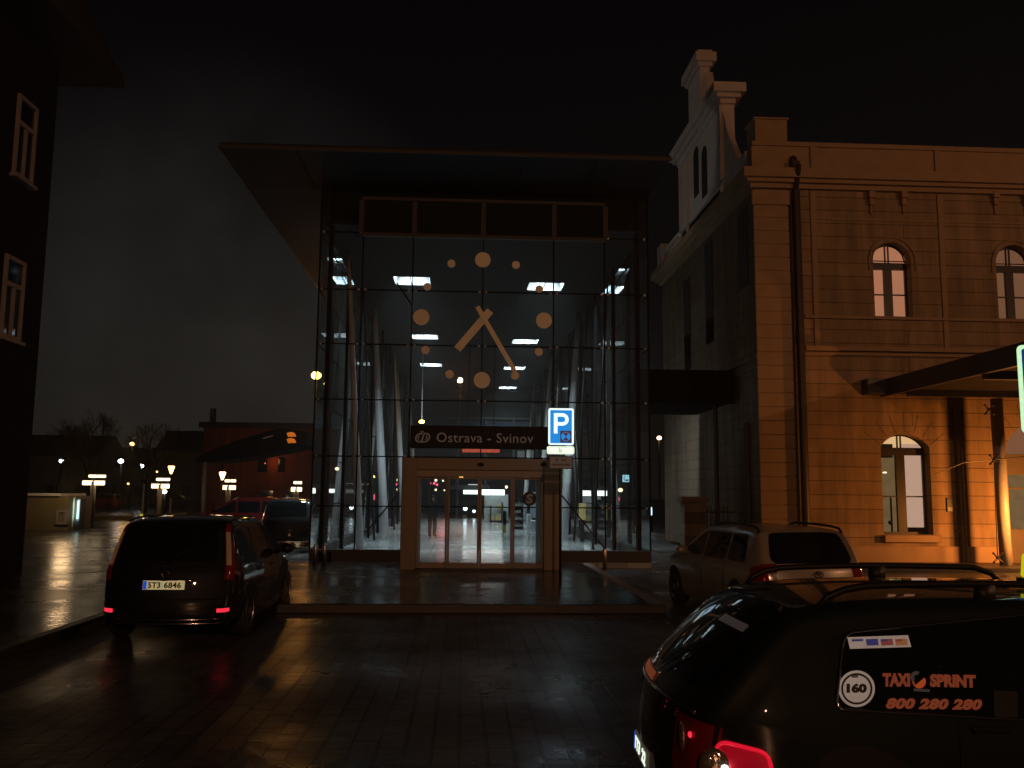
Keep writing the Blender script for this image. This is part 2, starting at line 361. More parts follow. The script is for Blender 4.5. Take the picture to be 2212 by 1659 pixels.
def rrect(x0, x1, z0, z1, r, y, n=6):
    pts = []
    for cx, cz, a in ((x1-r, z0+r, -90), (x1-r, z1-r, 0), (x0+r, z1-r, 90), (x0+r, z0+r, 180)):
        for i in range(n+1):
            t = math.radians(a+90*i/n); pts.append((cx+r*math.cos(t), y, cz+r*math.sin(t)))
    return pts
X, Z3 = Vector((1,0,0)), Vector((0,0,1))
# ------------------------------------------------------------------ ground
PZ = 0.14
b = MB(); b.box(-250, 250, -80, 400, -0.3, 0.0); structure(b.build('road', 'road'))
KY = 14.83; KX = 3.38; LX = -5.35
b = MB(); b.box(LX+0.18, KX-0.2, KY+0.16, 23.9, 0.0, PZ); b.box(-150, LX-0.0, -12, 21, 0.0, PZ); b.box(-150, LX-0.0, 21, 120, 0, PZ)
b.box(LX, LX+0.18, KY+0.16, 120, 0.0, PZ-0.002); b.box(LX+0.18, KX-0.2, 64.5, 120, 0.0, PZ)
structure(b.build('plaza', 'plaza'))
b = MB(); b.box(LX+0.16, KX, KY, KY+0.16, 0, PZ+0.004); b.box(LX, LX+0.16, -12, KY+0.16, 0, PZ+0.004); structure(b.build('kerb', 'kerb', bevel=0.015))
b = MB(); b.box(KX-0.2, KX, KY+0.16, 23.7, 0, PZ+0.006); structure(b.build('kerb_edge_strip', 'kerb_pale', bevel=0.01))
# station forecourt pavement
b = MB(); b.box(7.2, 60, 22.9, 25.2, 0, 0.12); structure(b.build('station_pavement', 'kerb'))
# ------------------------------------------------------------------ glass station hall
HY = 24.0
HX0, HX1 = P(668, 1190, HY).x, P(1405, 1100, HY).x
ZS = P(1044, 416, HY).z           # soffit level
HEND = 64.0
hall = thing('station_hall', 'tall modern glass station hall with slanted pale columns and overhanging flat roof', 'station hall', ((HX0+HX1)/2, HY, PZ))
b = MB(); b.box(HX0, HX1, HY-0.1, HEND, 0.0, PZ+0.004); structure(b.build('hall_floor', 'floor'))
jx = [HX0] + [P(x, 620, HY).x for x in (782, 891, 1043, 1196, 1306)] + [HX1]
jz = [0.45] + [P(1000, y, HY).z for y in (1095, 988, 866, 747, 630, 508)] + [ZS]
PX0, PX1, PZT = P(866, 1100, 21.4).x, P(1213, 1100, 21.4).x, P(1040, 990, 21.4).z
b = MB()
for i in range(len(jx)-1):
    for k in range(len(jz)-1):
        b.quad((jx[i]+.008, HY, jz[k]+.008), (jx[i+1]-.008, HY, jz[k]+.008), (jx[i+1]-.008, HY, jz[k+1]-.008), (jx[i]+.008, HY, jz[k+1]-.008))
b.build('front_glass', 'glass', hall)
for xx, nm in ((HX0, 'side_glass'), (HX1, 'side_glass')):
    b = MB(); ys = [HY+0.01+i*4.0 for i in range(11)]
    for i in range(10):
        for k in range(len(jz)-1): b.quad((xx, ys[i]+.01, jz[k]+.01), (xx, ys[i+1]-.01, jz[k]+.01), (xx, ys[i+1]-.01, jz[k+1]-.01), (xx, ys[i]+.01, jz[k+1]-.01))
    b.build(nm, 'glass', hall)
b = MB()
for z in jz[1:-1]: b.box(HX0, HX1, HY-0.012, HY+0.03, z-.016, z+.016)
for x in jx: b.box(x-.014, x+.014, HY-0.016, HY+0.10, 0.45, ZS)
for z in jz[1:-1]:
    for xx in (HX0, HX1): b.box(xx-.012, xx+.012, HY+.13, HEND, z-.014, z+.014)
b.build('glazing_joints', 'void', hall)
for i in range(0, 11):
    for xx in (HX0+.25, HX1-.25): b = MB(); b.box(xx-.05, xx+.05, HY+.25+i*4, HY+.5+i*4, PZ, ZS); b.build('mullion', 'void', hall)
first = None
for x in jx[:-1]+[jx[-1]-0.02]:
    for z in jz[1:-1]:
        for dx in (-.09, .09):
            if x+dx < HX0 or x+dx > HX1 or (PX0 < x < PX1 and z < PZT+.2): continue
            if first is None:
                fb = MB(); fb.sphere((0, 0, 0), .038, 10, 6, (1, .6, 1)); fb.tube([(0, .02, 0), (0, .09, 0)], .014, 6)
                first = fb.build('glass_fitting', 'steel', hall, local=True, smooth=True); o = first
            else: o = first.copy(); COL.objects.link(o)
            o.location = PM[hall.name].inverted() @ Vector((x+dx, HY-.03, z+random.choice((-.0, .0))))
b = MB(); b.box(HX0, PX0, HY-.08, HY+.2, PZ, .45); b.box(PX1, HX1, HY-.08, HY+.2, PZ, .45); b.box(HX0-.05, HX0+.1, HY+.2, HEND, PZ, .45); b.box(HX1-.1, HX1+.05, HY+.2, HEND, PZ, .45)
b.build('plinth', 'plinth', hall, bevel=.01)
# roof: soffit meets the front glass, front edge overhangs
RY0 = HY
pf = P(1000, 333, 1.0); dirf = pf-CAM
RYF = (ZS-CAMH)/dirf.z*dirf.y
RX0 = P(475, 313, RYF).x; RX1 = HX1+0.02
b = MB(); b.box(RX0, RX1, RYF, HEND+1, ZS+.02, ZS+.14); b.build('roof', 'slate', hall, bevel=.02)
b = MB(); b.box(RX0-.02, RX1+.02, RYF-.03, RYF, ZS-.02, ZS+.06); b.box(RX0-.03, RX0, RYF, HEND+1, ZS-.02, ZS+.06); b.build('roof_edge', 'louvre', hall)
for x0, x1, y0, y1 in [(RX0+i*(RX1-RX0)/6, RX0+(i+1)*(RX1-RX0)/6, RYF, HY-.02) for i in range(6)]:
    b = MB(); b.box(x0+.015, x1-.015, y0+.01, y1, ZS-.012, ZS+.02); b.build('soffit_panel', 'soffit', hall)
for i in range(8):
    b = MB(); b.box(RX0+.01, HX0-.02, HY+.01+i*5, HY+4.98+i*5, ZS-.012, ZS+.02); b.build('soffit_panel', 'soffit', hall)
# ceiling inside with light wells
ZC = ZS-0.98
lights = []
Yc0 = None
for px, py in ((893, 608), (919, 727), (932, 787), (948, 871), (1175, 620), (1133, 737), (1110, 794), (1096, 836), (1083, 876), (690, 606), (1372, 628)):
    d = ray(px, py); p = CAM+d*((ZC+.12-CAMH)/d.z); lights.append(p)
def well(p):
    return (p.x-.62, p.x+.62, p.y-1.15, p.y+.02)
rects = [well(p) for p in lights]
# ceiling built as strips between wells
b = MB()
ysplit = sorted(set([HY+.12, HEND]+[v for r in rects for v in (r[2], r[3])]))
for i in range(len(ysplit)-1):
    y0, y1 = ysplit[i], ysplit[i+1]; ym = (y0+y1)/2
    hs = sorted([(r[0], r[1]) for r in rects if r[2] < ym < r[3]]); x = HX0+.05
    for h in hs:
        if h[0] > x: b.box(x, min(h[0], HX1-.05), y0, y1, ZC, ZC+.05)
        x = max(x, h[1])
    if x < HX1-.05: b.box(x, HX1-.05, y0, y1, ZC, ZC+.05)
b.build('ceiling', 'ceil', hall)
wl = ['leftmost of the two nearest bright ceiling light wells, left of the clock', 'ceiling light well left of the clock face, second along its row', 'ceiling light well left of the clock, third along its row', 'thin far ceiling light well above the station name board, left row',
      'nearest bright ceiling light well at upper right of the clock', 'ceiling light well right of the clock hands, second along its row', 'ceiling light well behind the tip of the minute hand', 'ceiling light well just below the minute hand tip', 'farthest ceiling light well above the blue parking sign, right row',
      'narrow bright light well at the left glass edge of the hall', 'narrow striped light well at the right glass edge of the hall']
for r, lb in zip(rects, wl):
    x0, x1, y0, y1 = r; x0 = max(x0, HX0+.02); x1 = min(x1, HX1-.02); h = ZC+.72
    t = thing('ceiling_light', lb, 'ceiling light', ((x0+x1)/2, (y0+y1)/2, ZC), 0, 'light wells in the hall ceiling')
    b = MB(); ins = .16
    a = [(x0, y0, ZC), (x1, y0, ZC), (x1, y1, ZC), (x0, y1, ZC)]; c = [(x0+ins, y0+ins, h), (x1-ins, y0+ins, h), (x1-ins, y1-.02, h), (x0+ins, y1-.02, h)]
    for i in range(4): b.quad(a[i], a[(i+1)%4], c[(i+1)%4], c[i])
    b.build('light_well', 'coffer', t)
    b = MB(); b.box(x0+ins+.06, x1-ins-.06, y0+ins+.05, y1-.5, h-.05, h-.01); b.build('lamp_panel', 'coffer_lamp', t)
    light('AREA', ((x0+x1)/2, (y0+y1)/2-.1, h-.06), 400, (.88, .97, 1.0), .7, 'well_light', (0, 0, 0)).data.spread = math.radians(112)
    b = MB(); xm = x0+(x1-x0)*.46; b.box(xm-.014, xm+.014, y0, y1, ZC-.02, ZC+.02); b.build('cross_bar', 'steel_dark', t)
# slanted columns
def column(xb, yb, xt, r):
    b = MB(); b.tube([(xb, yb, PZ), (xb+(xt-xb)*.35, yb, PZ+(ZC-PZ)*.35), (xt, yb, ZC)], [r, r*.9, r*.45], 14); return b
for yb, r in ((27.2, .12), (35.5, .19), (46.8, .17), (58.5, .16)):
    column(-3.05, yb, -3.68, r).build('column', 'column', hall, smooth=True)
    if yb > 30: column(4.0, yb, 4.62, r).build('column', 'column', hall, smooth=True)
for i in range(7):
    yb = 29.5+i*5.0
    for s, x0, x1 in ((-1, -3.35, -4.0), (1, 4.3, 4.85)):
        b = MB(); b.tube([(x0, yb, PZ), (x1, yb, ZC)], [.05, .03], 8); b.build('tie_rod', 'steel_dark', hall, smooth=True)
# diagonal wind braces next to the portal
b = MB(); b.tube([P(862, 1065, 25.5), P(790, 1150, 25.5)], .025, 6); b.tube([P(1213, 1070, 25.5), P(1310, 1190, 25.5)], .025, 6); b.tube([P(858, 612, 29), P(890, 660, 29)], .03, 6); b.build('wind_brace', 'steel_dark', hall)
# far end wall with truss band and door glass
b = MB()
zt0, zt1 = P(1000, 925, HEND).z, P(1000, 905, HEND).z
xa, xb_ = P(815, 915, HEND).x, P(1190, 915, HEND).x
b.box(HX0, HX1, HEND-.1, HEND, zt0-.15, zt0); b.box(HX0, HX1, HEND-.1, HEND, zt1, zt1+.15)
for px in (822, 872, 930, 990, 1050, 1110, 1165): x = P(px, 915, HEND).x; b.box(x-.09, x+.09, HEND-.1, HEND, PZ, zt1)
b.build('end_frame', 'steel_dark', hall)
b = MB(); b.box(HX0, HX1, HEND+.02, HEND+.06, zt0, zt1); b.build('end_transom', 'soffit', hall)
b = MB(); b.box(HX0, HX1, HEND+.02, HEND+.3, zt1+.15, ZC); b.build('end_wall', 'ceil', hall)
# entrance portal
PY = 21.4
OX0, OX1 = P(899, 1120, PY).x, P(1175, 1120, PY).x; OZ = P(1040, 1016, PY).z
b = MB(); b.box(PX0, OX0, PY, HY-.13, PZ, PZT); b.box(OX1, PX1, PY, HY-.13, PZ, PZT); b.box(OX0, OX1, PY, HY-.13, OZ, PZT); 
portal = b.build('entrance_portal', 'portal', hall, bevel=.015)
b = MB(); b.box(OX0, OX1, PY+.05, PY+.25, OZ-.16, OZ-.001); b.build('door_header', 'door_frame', portal)
b = MB(); b.box(OX0-.0, OX1, PY-.25, PY+.3, PZ+.005, PZ+.03); b.build('threshold', 'steel_dark', portal)
for px in (748, 1345):
    p = P(867.5+.2287*px, 881+.2287*535, PY); b = MB(); b.sphere((p.x, PY-.01, p.z), .07, 10, 6, (1.2, .5, .7)); b.build('door_sensor', 'black_plastic', portal, smooth=True)
dx = [OX0] + [P(x, 1100, PY).x for x in (966.5, 1036, 1108)] + [OX1]
for i in range(4):
    y = PY+.10 if i in (1, 2) else PY+.16
    x0, x1 = dx[i]+.004, dx[i+1]-.004; z0, z1 = PZ+.035, OZ-.165; fr = .05
    b = MB(); b.box(x0, x0+fr, y, y+.05, z0, z1); b.box(x1-fr, x1, y, y+.05, z0, z1); b.box(x0+fr, x1-fr, y, y+.05, z0, z0+.12); b.box(x0+fr, x1-fr, y, y+.05, z1-.05, z1)
    leaf = b.build('door_leaf', 'door_frame', portal, bevel=.006)
    b = MB(); b.quad((x0+fr, y+.025, z0+.12), (x1-fr, y+.025, z0+.12), (x1-fr, y+.025, z1-.05), (x0+fr, y+.025, z1-.05)); b.build('pane', 'glass_clear', leaf)
# stickers on the doors: no-smoking ring and S roundel
p = P(933.4, 1072.5, PY+.15); t = thing('door_sticker', 'round grey no smoking sticker on the left sliding door glass', 'sticker', (p.x, PY+.15, p.z))
b = MB(); b.ring((p.x, p.z), .05, .062, PY+.15, .004); b.tube([(p.x-.04, PY+.152, p.z+.04), (p.x+.04, PY+.152, p.z-.04)], .005, 6); b.box(p.x-.04, p.x+.035, PY+.15, PY+.154, p.z-.006, p.z+.006); b.build('prohibition_mark', 'stk_black', t)
p = P(1143.5, 1077.5, PY+.15); t = thing('letter_roundel', 'dark round sticker with pale letter S on the right sliding door', 'sticker', (p.x, PY+.15, p.z))
b = MB(); b.disc((p.x, p.z), .172, PY+.15, .004, 40); b.build('disc', 'stk_black', t)
text_mb('S', .3, (p.x-.085, PY+.148, p.z-.115), X, Z3, .012, .002, 0.1, .17, .23).build('letter', 'stk_grey', t)
# name board
BY = 23.6
p0, p1 = P(886, 968, BY), P(1186, 922, BY)
sg = thing('station_sign', 'dark board over the entrance reading Ostrava - Svinov in pale letters', 'station sign', ((p0.x+p1.x)/2, BY, p0.z))
b = MB(); b.box(p0.x, p1.x, BY, BY+.12, p0.z, p1.z); b.build('board', 'board', sg, bevel=.01)
q0, q1 = P(943, 955, BY), P(1152, 936, BY)
text_mb('Ostrava - Svinov', 1, (q0.x, BY-.012, q0.z), X, Z3, .004, .004, 0, q1.x-q0.x, None, 1.06).build('lettering', 'board_text', sg)
def strip(b, pts, w, y):
    pts = [Vector((p[0], y, p[1])) for p in pts]; vs = []
    for i, p in enumerate(pts):
        t = (pts[min(i+1, len(pts)-1)]-pts[max(i-1, 0)]).normalized(); n = Vector((-t.z, 0, t.x)); vs.append((p+n*w/2, p-n*w/2))
    for i in range(len(pts)-1): b.quad(vs[i][0], vs[i][1], vs[i+1][1], vs[i+1][0])
def arcpts(cx, cz, rx, rz, a0, a1, n=10, sh=.22):
    o = []
    for i in range(n+1):
        a = math.radians(a0+(a1-a0)*i/n); u, w = rx*math.cos(a), rz*math.sin(a); o.append((cx+u+sh*w, cz+w))
    return o
l0, l1 = P(896, 956, BY), P(930, 932, BY); lw, lh = l1.x-l0.x, l1.z-l0.z; cx, cz = (l0.x+l1.x)/2, (l0.z+l1.z)/2-lh*.06
b = MB(); sw = lh*.13; yy = BY-.012
strip(b, arcpts(cx-lw*.2, cz, lw*.24, lh*.36, 60, 300), sw, yy)      # C
strip(b, [(cx-lw*.02-.07*lh, cz-lh*.36), (cx+.02*lw+.07*lh, cz+lh*.30)], sw, yy)
strip(b, arcpts(cx+lw*.18, cz, lw*.26, lh*.36, -90, 90), sw, yy)      # D
strip(b, arcpts(cx+lw*.18, cz, lw*.10, lh*.16, -90, 90), sw*.7, yy)
strip(b, arcpts(cx-lw*.2, cz, lw*.09, lh*.16, 90, 270), sw*.7, yy)
strip(b, [(cx-lw*.22, cz-lh*.36), (cx+lw*.2, cz-lh*.36)], sw, yy); strip(b, [(cx+lw*.04, cz+lh*.36), (cx+lw*.28, cz+lh*.36)], sw, yy)
strip(b, [(cx-lw*.16, cz+lh*.58), (cx-lw*.08, cz+lh*.46), (cx+lw*.04, cz+lh*.58)], sw*.7, yy)
b.build('railway_emblem', 'board_text', sg)
# louvre frame at the top of the facade
z0, z1 = P(1044, 518, HY).z, P(1044, 434, HY).z; xs = [P(x, 475, HY).x for x in (782, 896, 1044, 1196, 1306)]
w = thing('vent_window', 'long brown framed band of four dark panels under the hall roof', 'vent window', ((xs[0]+xs[4])/2, HY-.1, z0))
b = MB(); b.box(xs[0], xs[4], HY-.14, HY-.03, z0, z0+.10); b.box(xs[0], xs[4], HY-.14, HY-.03, z1-.10, z1)
for x in xs: b.box(x-.07, x+.07, HY-.138, HY-.032, z0+.10, z1-.10)
b.build('frame', 'louvre', w, bevel=.01)
for i in range(4):
    b = MB(); b.box(xs[i]+.07, xs[i+1]-.07, HY-.09, HY-.04, z0+.1, z1-.1); b.build('panel', 'ceil', w)
# clock: dots and hands standing off the glass
CKY = HY-.06
c0 = P(1044, 692, CKY)
ck = thing('facade_clock', 'giant facade clock of pale brown dots and two crossing hands on the glass', 'clock', c0)
for px, py, r in ((1043, 561, 17.2), (975, 569, 8.8), (1114.5, 572, 8.8), (923, 619, 8.4), (1165, 624, 8.4), (910, 685, 17.6), (1175, 692, 17.6), (919, 756, 8.8), (1164, 760, 8.8), (971, 808, 9), (1041, 821, 17.8), (1112.5, 811, 9)):
    p = P(px, py, CKY); b = MB(); b.disc((p.x, p.z), r*HY/FPX*1.0, CKY, .03, 32); b.build('hour_dot', 'clock', ck)
def hand(a, c, w, y, nm):
    a, c = P(*a, y), P(*c, y); t = (c-a).normalized(); n = Vector((-t.z, 0, t.x))*w/2
    b = MB(); b.prism([a+n, a-n, c-n, c+n], (0, .025, 0)); b.build(nm, 'clock', ck)
hand((1059, 671), (988, 754), .21, CKY, 'hour_hand'); hand((1031, 662), (1113, 803), .125, CKY-.04, 'minute_hand')
b = MB(); p = P(1044, 690, CKY); b.disc((p.x, p.z), .05, CKY-.015, .08, 16); b.build('hub', 'clock', ck)
# ------------------------------------------------------------------ inside the hall
def led(): 
    p0, p1 = P(997, 977, 40), P(1081, 966, 40); t = thing('departure_display', 'red lit departure display hanging behind the name board', 'display', ((p0.x+p1.x)/2, 40, p0.z))
    b = MB(); b.box(p0.x, p1.x, 40, 40.25, p0.z-.05, p1.z+.25); b.build('housing', 'board', t, bevel=.01)
    b = MB(); b.box(p0.x+.03, p1.x-.03, 39.985, 39.999, p0.z, p1.z); b.build('screen', 'led', t)
    b = MB(); b.tube([(p0.x+.3, 40.1, p1.z+.2), (p0.x+.3, 40.1, ZC)], .02, 6); b.tube([(p1.x-.3, 40.1, p1.z+.2), (p1.x-.3, 40.1, ZC)], .02, 6); b.build('hanger', 'steel_dark', t)
led()
p = P(911, 911, 45); t = thing('pendant_lamp', 'small yellow pendant lamp hanging above the name board', 'lamp', p)
b = MB(); b.sphere(p, .13, 10, 6, (1.1, 1, .7)); b.build('lamp_globe', 'lamp_yellow', t, smooth=True); b = MB(); b.tube([p+Vector((0, 0, .1)), (p.x, p.y, ZC)], .03, 6); b.build('cable', 'column', t)
# person standing inside (skin modifier body)
def person(base, h, face, label):
    t = thing('person', label, 'person', base, face); s = h/1.75
    pts = {'pelvis': (0,0,.95), 'waist': (0,0,1.08), 'chest': (0,0,1.3), 'neck': (0,0,1.48), 'head': (0,.02,1.58), 'crown': (0,.02,1.69),
           'shl': (-.19,0,1.41), 'ell': (-.25,.03,1.14), 'wrl': (-.2,.14,.92), 'hal': (-.17,.18,.84), 'shr': (.19,0,1.41), 'elr': (.25,.02,1.14), 'wrr': (.2,.13,.92), 'har': (.17,.17,.84),
           'hil': (-.1,0,.9), 'knl': (-.11,.02,.5), 'anl': (-.11,-.02,.08), 'tol': (-.12,.16,.04), 'hir': (.1,0,.9), 'knr': (.1,.02,.5), 'anr': (.1,-.02,.08), 'tor': (.12,.16,.04)}
    rad = {'pelvis': .16, 'waist': .155, 'chest': .17, 'neck': .065, 'head': .095, 'crown': .075, 'shl': .085, 'ell': .06, 'wrl': .045, 'hal': .04, 'shr': .085, 'elr': .06, 'wrr': .045, 'har': .04, 'hil': .115, 'knl': .09, 'anl': .07, 'tol': .045, 'hir': .115, 'knr': .09, 'anr': .07, 'tor': .045}
    ed = [('pelvis','waist'),('waist','chest'),('chest','neck'),('neck','head'),('head','crown'),('chest','shl'),('shl','ell'),('ell','wrl'),('wrl','hal'),('chest','shr'),('shr','elr'),('elr','wrr'),('wrr','har'),('pelvis','hil'),('hil','knl'),('knl','anl'),('anl','tol'),('pelvis','hir'),('hir','knr'),('knr','anr'),('anr','tor')]
    ks = list(pts); me = D.meshes.new('body'); me.from_pydata([tuple(c*s for c in pts[k]) for k in ks], [(ks.index(a), ks.index(c)) for a, c in ed], [])
    o = D.objects.new('body', me); COL.objects.link(o); o.parent = t; me.materials.append(M['cloth_dark'])
    md = o.modifiers.new('skin', 'SKIN'); o.modifiers.new('sub', 'SUBSURF').levels = 2; o.modifiers['sub'].render_levels = 2
    for i, k in enumerate(ks): me.skin_vertices[0].data[i].radius = (rad[k]*s,)*2
    me.skin_vertices[0].data[0].use_root = True
    b = MB(); b.sphere((0, .045*s, 1.60*s), .088*s, 12, 8, (.9, 1, 1.2)); b.build('face', 'skin', t, local=True, smooth=True)
    b = MB(); b.sphere((0, 0, 1.645*s), .107*s, 12, 8, (1, 1.05, .95)); b.build('hair', 'hair', t, local=True, smooth=True)
fp = G(933, 1160, PZ); person((fp.x, fp.y, PZ+.004), 1.72, math.radians(200), 'person in dark jacket and trousers standing inside the hall by the doors')
# info stand behind right door leaf
IY = 31.0
t = thing('poster_stand', 'grey poster board on a white tube frame inside the right door', 'poster stand', (P(1160, 1120, IY).x, IY, PZ))
p0, p1 = P(1145, 1118, IY+.6), P(1178, 1066, IY+.6); b = MB(); b.box(p0.x, p1.x, IY+.55, IY+.6, p0.z, p1.z); b.build('poster', 'poster', t); b = MB(); b.box(p0.x, p1.x, IY+.54, IY+.61, p1.z+.002, p1.z+.04); b.box(p0.x+.03, p0.x+.06, IY+.56, IY+.59, PZ, p0.z); b.box(p1.x-.06, p1.x-.03, IY+.56, IY+.59, PZ, p0.z); b.build('top_rail', 'white', t)
p0, p1 = P(1139, 1154, IY), P(1176, 1110, IY)
b = MB(); b.tube([(p0.x, IY, PZ), (p0.x, IY, p1.z)], .03, 8); b.tube([(p1.x, IY, PZ), (p1.x, IY, p0.z+.35)], .025, 8); b.box(p0.x-.03, p0.x+.12, IY-.01, IY+.02, p0.z, p1.z); b.box(p0.x+.12, p1.x, IY-.01, IY+.02, p0.z, p0.z+.08); b.box(p0.x+.12, p1.x, IY, IY+.3, p0.z+.42, p0.z+.47); b.build('frame', 'white', t, bevel=.005)
b = MB(); b.box(p0.x+.12, p1.x, IY+.32, IY+.36, p0.z+.1, p0.z+.40); b.build('dark_tray', 'poster', t)
b = MB(); b.box(p0.x+.14, p1.x-.05, IY+.31, IY+.315, p0.z+.12, p0.z+.17); b.build('leaflets', 'white', t)
# shop at the far end
SY = 56.0
def pbx(b, px0, py0, px1, py1, Y, d): 
    a, c = P(px0, py1, Y), P(px1, py0, Y); b.box(a.x, c.x, Y, Y+d, a.z, c.z); return b
t = thing('shop_kiosk', 'small shop at the far end of the hall under a glaring white light strip', 'shop kiosk', (P(1070, 1140, SY).x, SY, PZ))
pbx(MB(), 1046, 1068.5, 1098, 1125, SY+.6, .1).build('back_wall', 'goods', t)
b = MB(); pbx(b, 1058, 1092, 1062, 1130, SY, .3); pbx(b, 1083, 1085, 1087, 1130, SY, .3); b.build('post', 'steel_dark', t)
pbx(MB(), 1058, 1124.5, 1098, 1140, SY-.1, .5).build('counter', 'board', t)
b = MB(); pbx(b, 1061, 1113, 1067, 1124, SY+.3, .05); pbx(b, 1070, 1113.5, 1082, 1124, SY+.3, .05); b.build('lit_showcase', 'goods_warm', t)
pbx(MB(), 1071, 1091, 1088, 1098, SY+.3, .05).build('lit_shelf', 'goods_warm', t)
pbx(MB(), 1046, 1079, 1050, 1088, SY+.3, .05).build('lit_poster', 'goods_warm', t)
pbx(MB(), 1038, 1058, 1090, 1069, SY-.2, .3).build('light_strip', 'strip_white', t)
t = thing('light_strip', 'long white fluorescent strip over the bus doors at the hall end', 'light strip', P(1015, 1063, 58))
b = MB(); pbx(b, 1001, 1059, 1034, 1067, 58, .3); b.build('tube', 'strip_white', t)
b = MB(); pbx(b, 972, 1048, 1058, 1057.5, 58.5, .3); b.build('dark_fascia', 'board', t)
light('AREA', (P(1060, 1062, SY-1).x, SY-1.2, 2.6), 70, (1, .98, .92), 2.5, 'shop_glow', (math.radians(70), 0, 0), .4)
# display racks and a narrow stand
for px0, px1, py0, py1, Y, lb in ((1104, 1131, 1078, 1140, 46, 'dark shelf rack of goods behind the roundel door'), (1086, 1094, 1104, 1148, 42, 'slim upright leaflet stand with yellow foot near the shop')):
    a, c = P(px0, py1, Y), P(px1, py0, Y); t = thing('display_rack', lb, 'display rack', ((a.x+c.x)/2, Y, PZ))
    b = MB(); b.box(a.x, a.x+.04, Y, Y+.5, PZ, c.z); b.box(c.x-.04, c.x, Y, Y+.5, PZ, c.z); b.box(a.x+.04, c.x-.04, Y+.46, Y+.5, PZ, c.z)
    for k in range(5): z = PZ+.1+k*(c.z-PZ-.15)/4; b.box(a.x+.04, c.x-.04, Y, Y+.46, z, z+.03)
    b.build('shelves', 'steel_dark', t)
    b = MB()
    for k in range(4):
        z = PZ+.13+k*(c.z-PZ-.15)/4; x = a.x+.06
        while x < c.x-.12: w_ = random.uniform(.05, .14); b.box(x, min(x+w_, c.x-.05), Y+.08, Y+.35, z+.001, z+random.uniform(.12, .3)); x += w_+.03
    b.build('goods', 'goods', t)
    if Y == 42: b = MB(); b.box(a.x+.01, c.x-.01, Y-.02, Y-.002, PZ+.05, PZ+.35); b.build('yellow_foot', 'yellow_dull', t)
# bus outside the far end
BYY = 67.0
t = thing('bus', 'dark bus with glowing headlights waiting beyond the far end of the hall', 'bus', (P(1010, 1130, BYY).x, BYY, PZ))
a, c = P(968, 1128, BYY), P(1046, 1050, BYY)
b = MB(); b.box(a.x, c.x, BYY, BYY+11, PZ+.3, PZ+3.0); body = b.build('body', 'board', t, bevel=.12)
b = MB(); b.box(a.x+.15, c.x-.15, BYY-.02, BYY-.004, PZ+1.25, PZ+2.5); b.build('windscreen', 'carglass', t, bevel=.005)
for px, py, r in ((1005, 1098.5, 4.2), (1024, 1104.5, 3.0)):
    p = P(px, py, BYY); b = MB(); b.sphere((p.x, BYY-.05, p.z), r*BYY/FPX, 12, 8, (1, .4, 1)); b.build('headlight', 'lamp_white', t, smooth=True)
for x in (a.x+.35, c.x-.35): b = MB(); b.lathe([(.1, -.12), (.45, -.12), (.48, 0), (.45, .12), (.1, .12)], (x, BYY+2, PZ+.48), 20, 'Y'); b.build('wheel', 'tyre', t)
b = MB(); pbx(b, 999, 1113, 1009, 1131, BYY-.06, .03); b.build('number_panel', 'plate_dim', t)
# lights and signals seen through the far end
for px, py, r, mm, lb in ((928.5, 1044, 3, 'lamp_red', 'red signal light seen through the left door, leftmost of three'), (938, 1044, 2.6, 'lamp_red', 'red signal light seen through the left door, middle of three'), (944, 1047, 2.6, 'lamp_red', 'red signal light seen through the left door, rightmost of three'),
                          (941.5, 1037.5, 3, 'lamp_warm', 'pale street light above the red signals in the left door'), (957, 1038.5, 2, 'lamp_warm', 'faint street light beside the mullion of the left door'), (941.5, 1058, 2.6, 'lamp_warm', 'pale light below the red signals in the left door'), (960, 1059, 1.6, 'lamp_warm', 'tiny greenish light beside the left door mullion'),
                          (996, 1033, 5, 'lamp_yellow', 'amber lamp at the top of the second door glass'), (998, 1044, 3.4, 'lamp_orange', 'smaller amber lamp just under the amber lamp in the second door'), (1094, 1052, 2.8, 'lamp_peach', 'peach lamp right of the white light strip'), (1155, 1059, 1.8, 'lamp_orange', 'small orange light above the poster board')):
    Y = 78; p = P(px, py, Y); t = thing('far_lamp', lb, 'lamp', (p.x, Y, PZ), 0, 'small lights beyond the hall')
    b = MB(); b.sphere(p, r*Y/FPX, 10, 6); b.build('lamp_globe', mm, t, smooth=True); b = MB(); b.tube([(p.x, Y, 0), (p.x, Y, p.z-r*Y/FPX)], .05, 6); b.build('pole', 'steel_dark', t)
light('POINT', P(955, 1075, 68), 10, (1, .12, .18), .3, 'red_signal_light')
# side signs seen through the right glass
SGY = 40
p0, p1 = P(1346, 1041, SGY), P(1359, 1026, SGY)
t = thing('lightbox_sign', 'small pale blue lit box sign with dark symbols behind the right glass', 'sign', ((p0.x+p1.x)/2, SGY, p0.z))
b = MB(); b.box(p0.x, p1.x, SGY, SGY+.15, p0.z, p1.z); b.build('lightbox', 'lightbox', t, bevel=.01)
b = MB(); w_, h_ = p1.x-p0.x, p1.z-p0.z; b.box(p0.x+.01, p0.x+w_*.34, SGY-.012, SGY-.002, p0.z+h_*.74, p0.z+h_*.8); b.box(p0.x+w_*.16, p0.x+w_*.24, SGY-.012, SGY-.002, p0.z+h_*.16, p0.z+h_*.74); b.box(p0.x+.01, p0.x+w_*.16, SGY-.012, SGY-.002, p0.z+h_*.42, p0.z+h_*.5); b.box(p0.x+w_*.35, p0.x+w_*.88, SGY-.012, SGY-.002, p0.z+h_*.16, p0.z+h_*.36); b.build('symbols', 'stk_navy', t)
b = MB(); b.tube([((p0.x+p1.x)/2, SGY+.08, p1.z), ((p0.x+p1.x)/2, SGY+.08, ZC)], .02, 6); b.build('hanger', 'steel_dark', t)
p0, p1 = P(1251, 1155-11, 34), P(1265, 1087, 34)
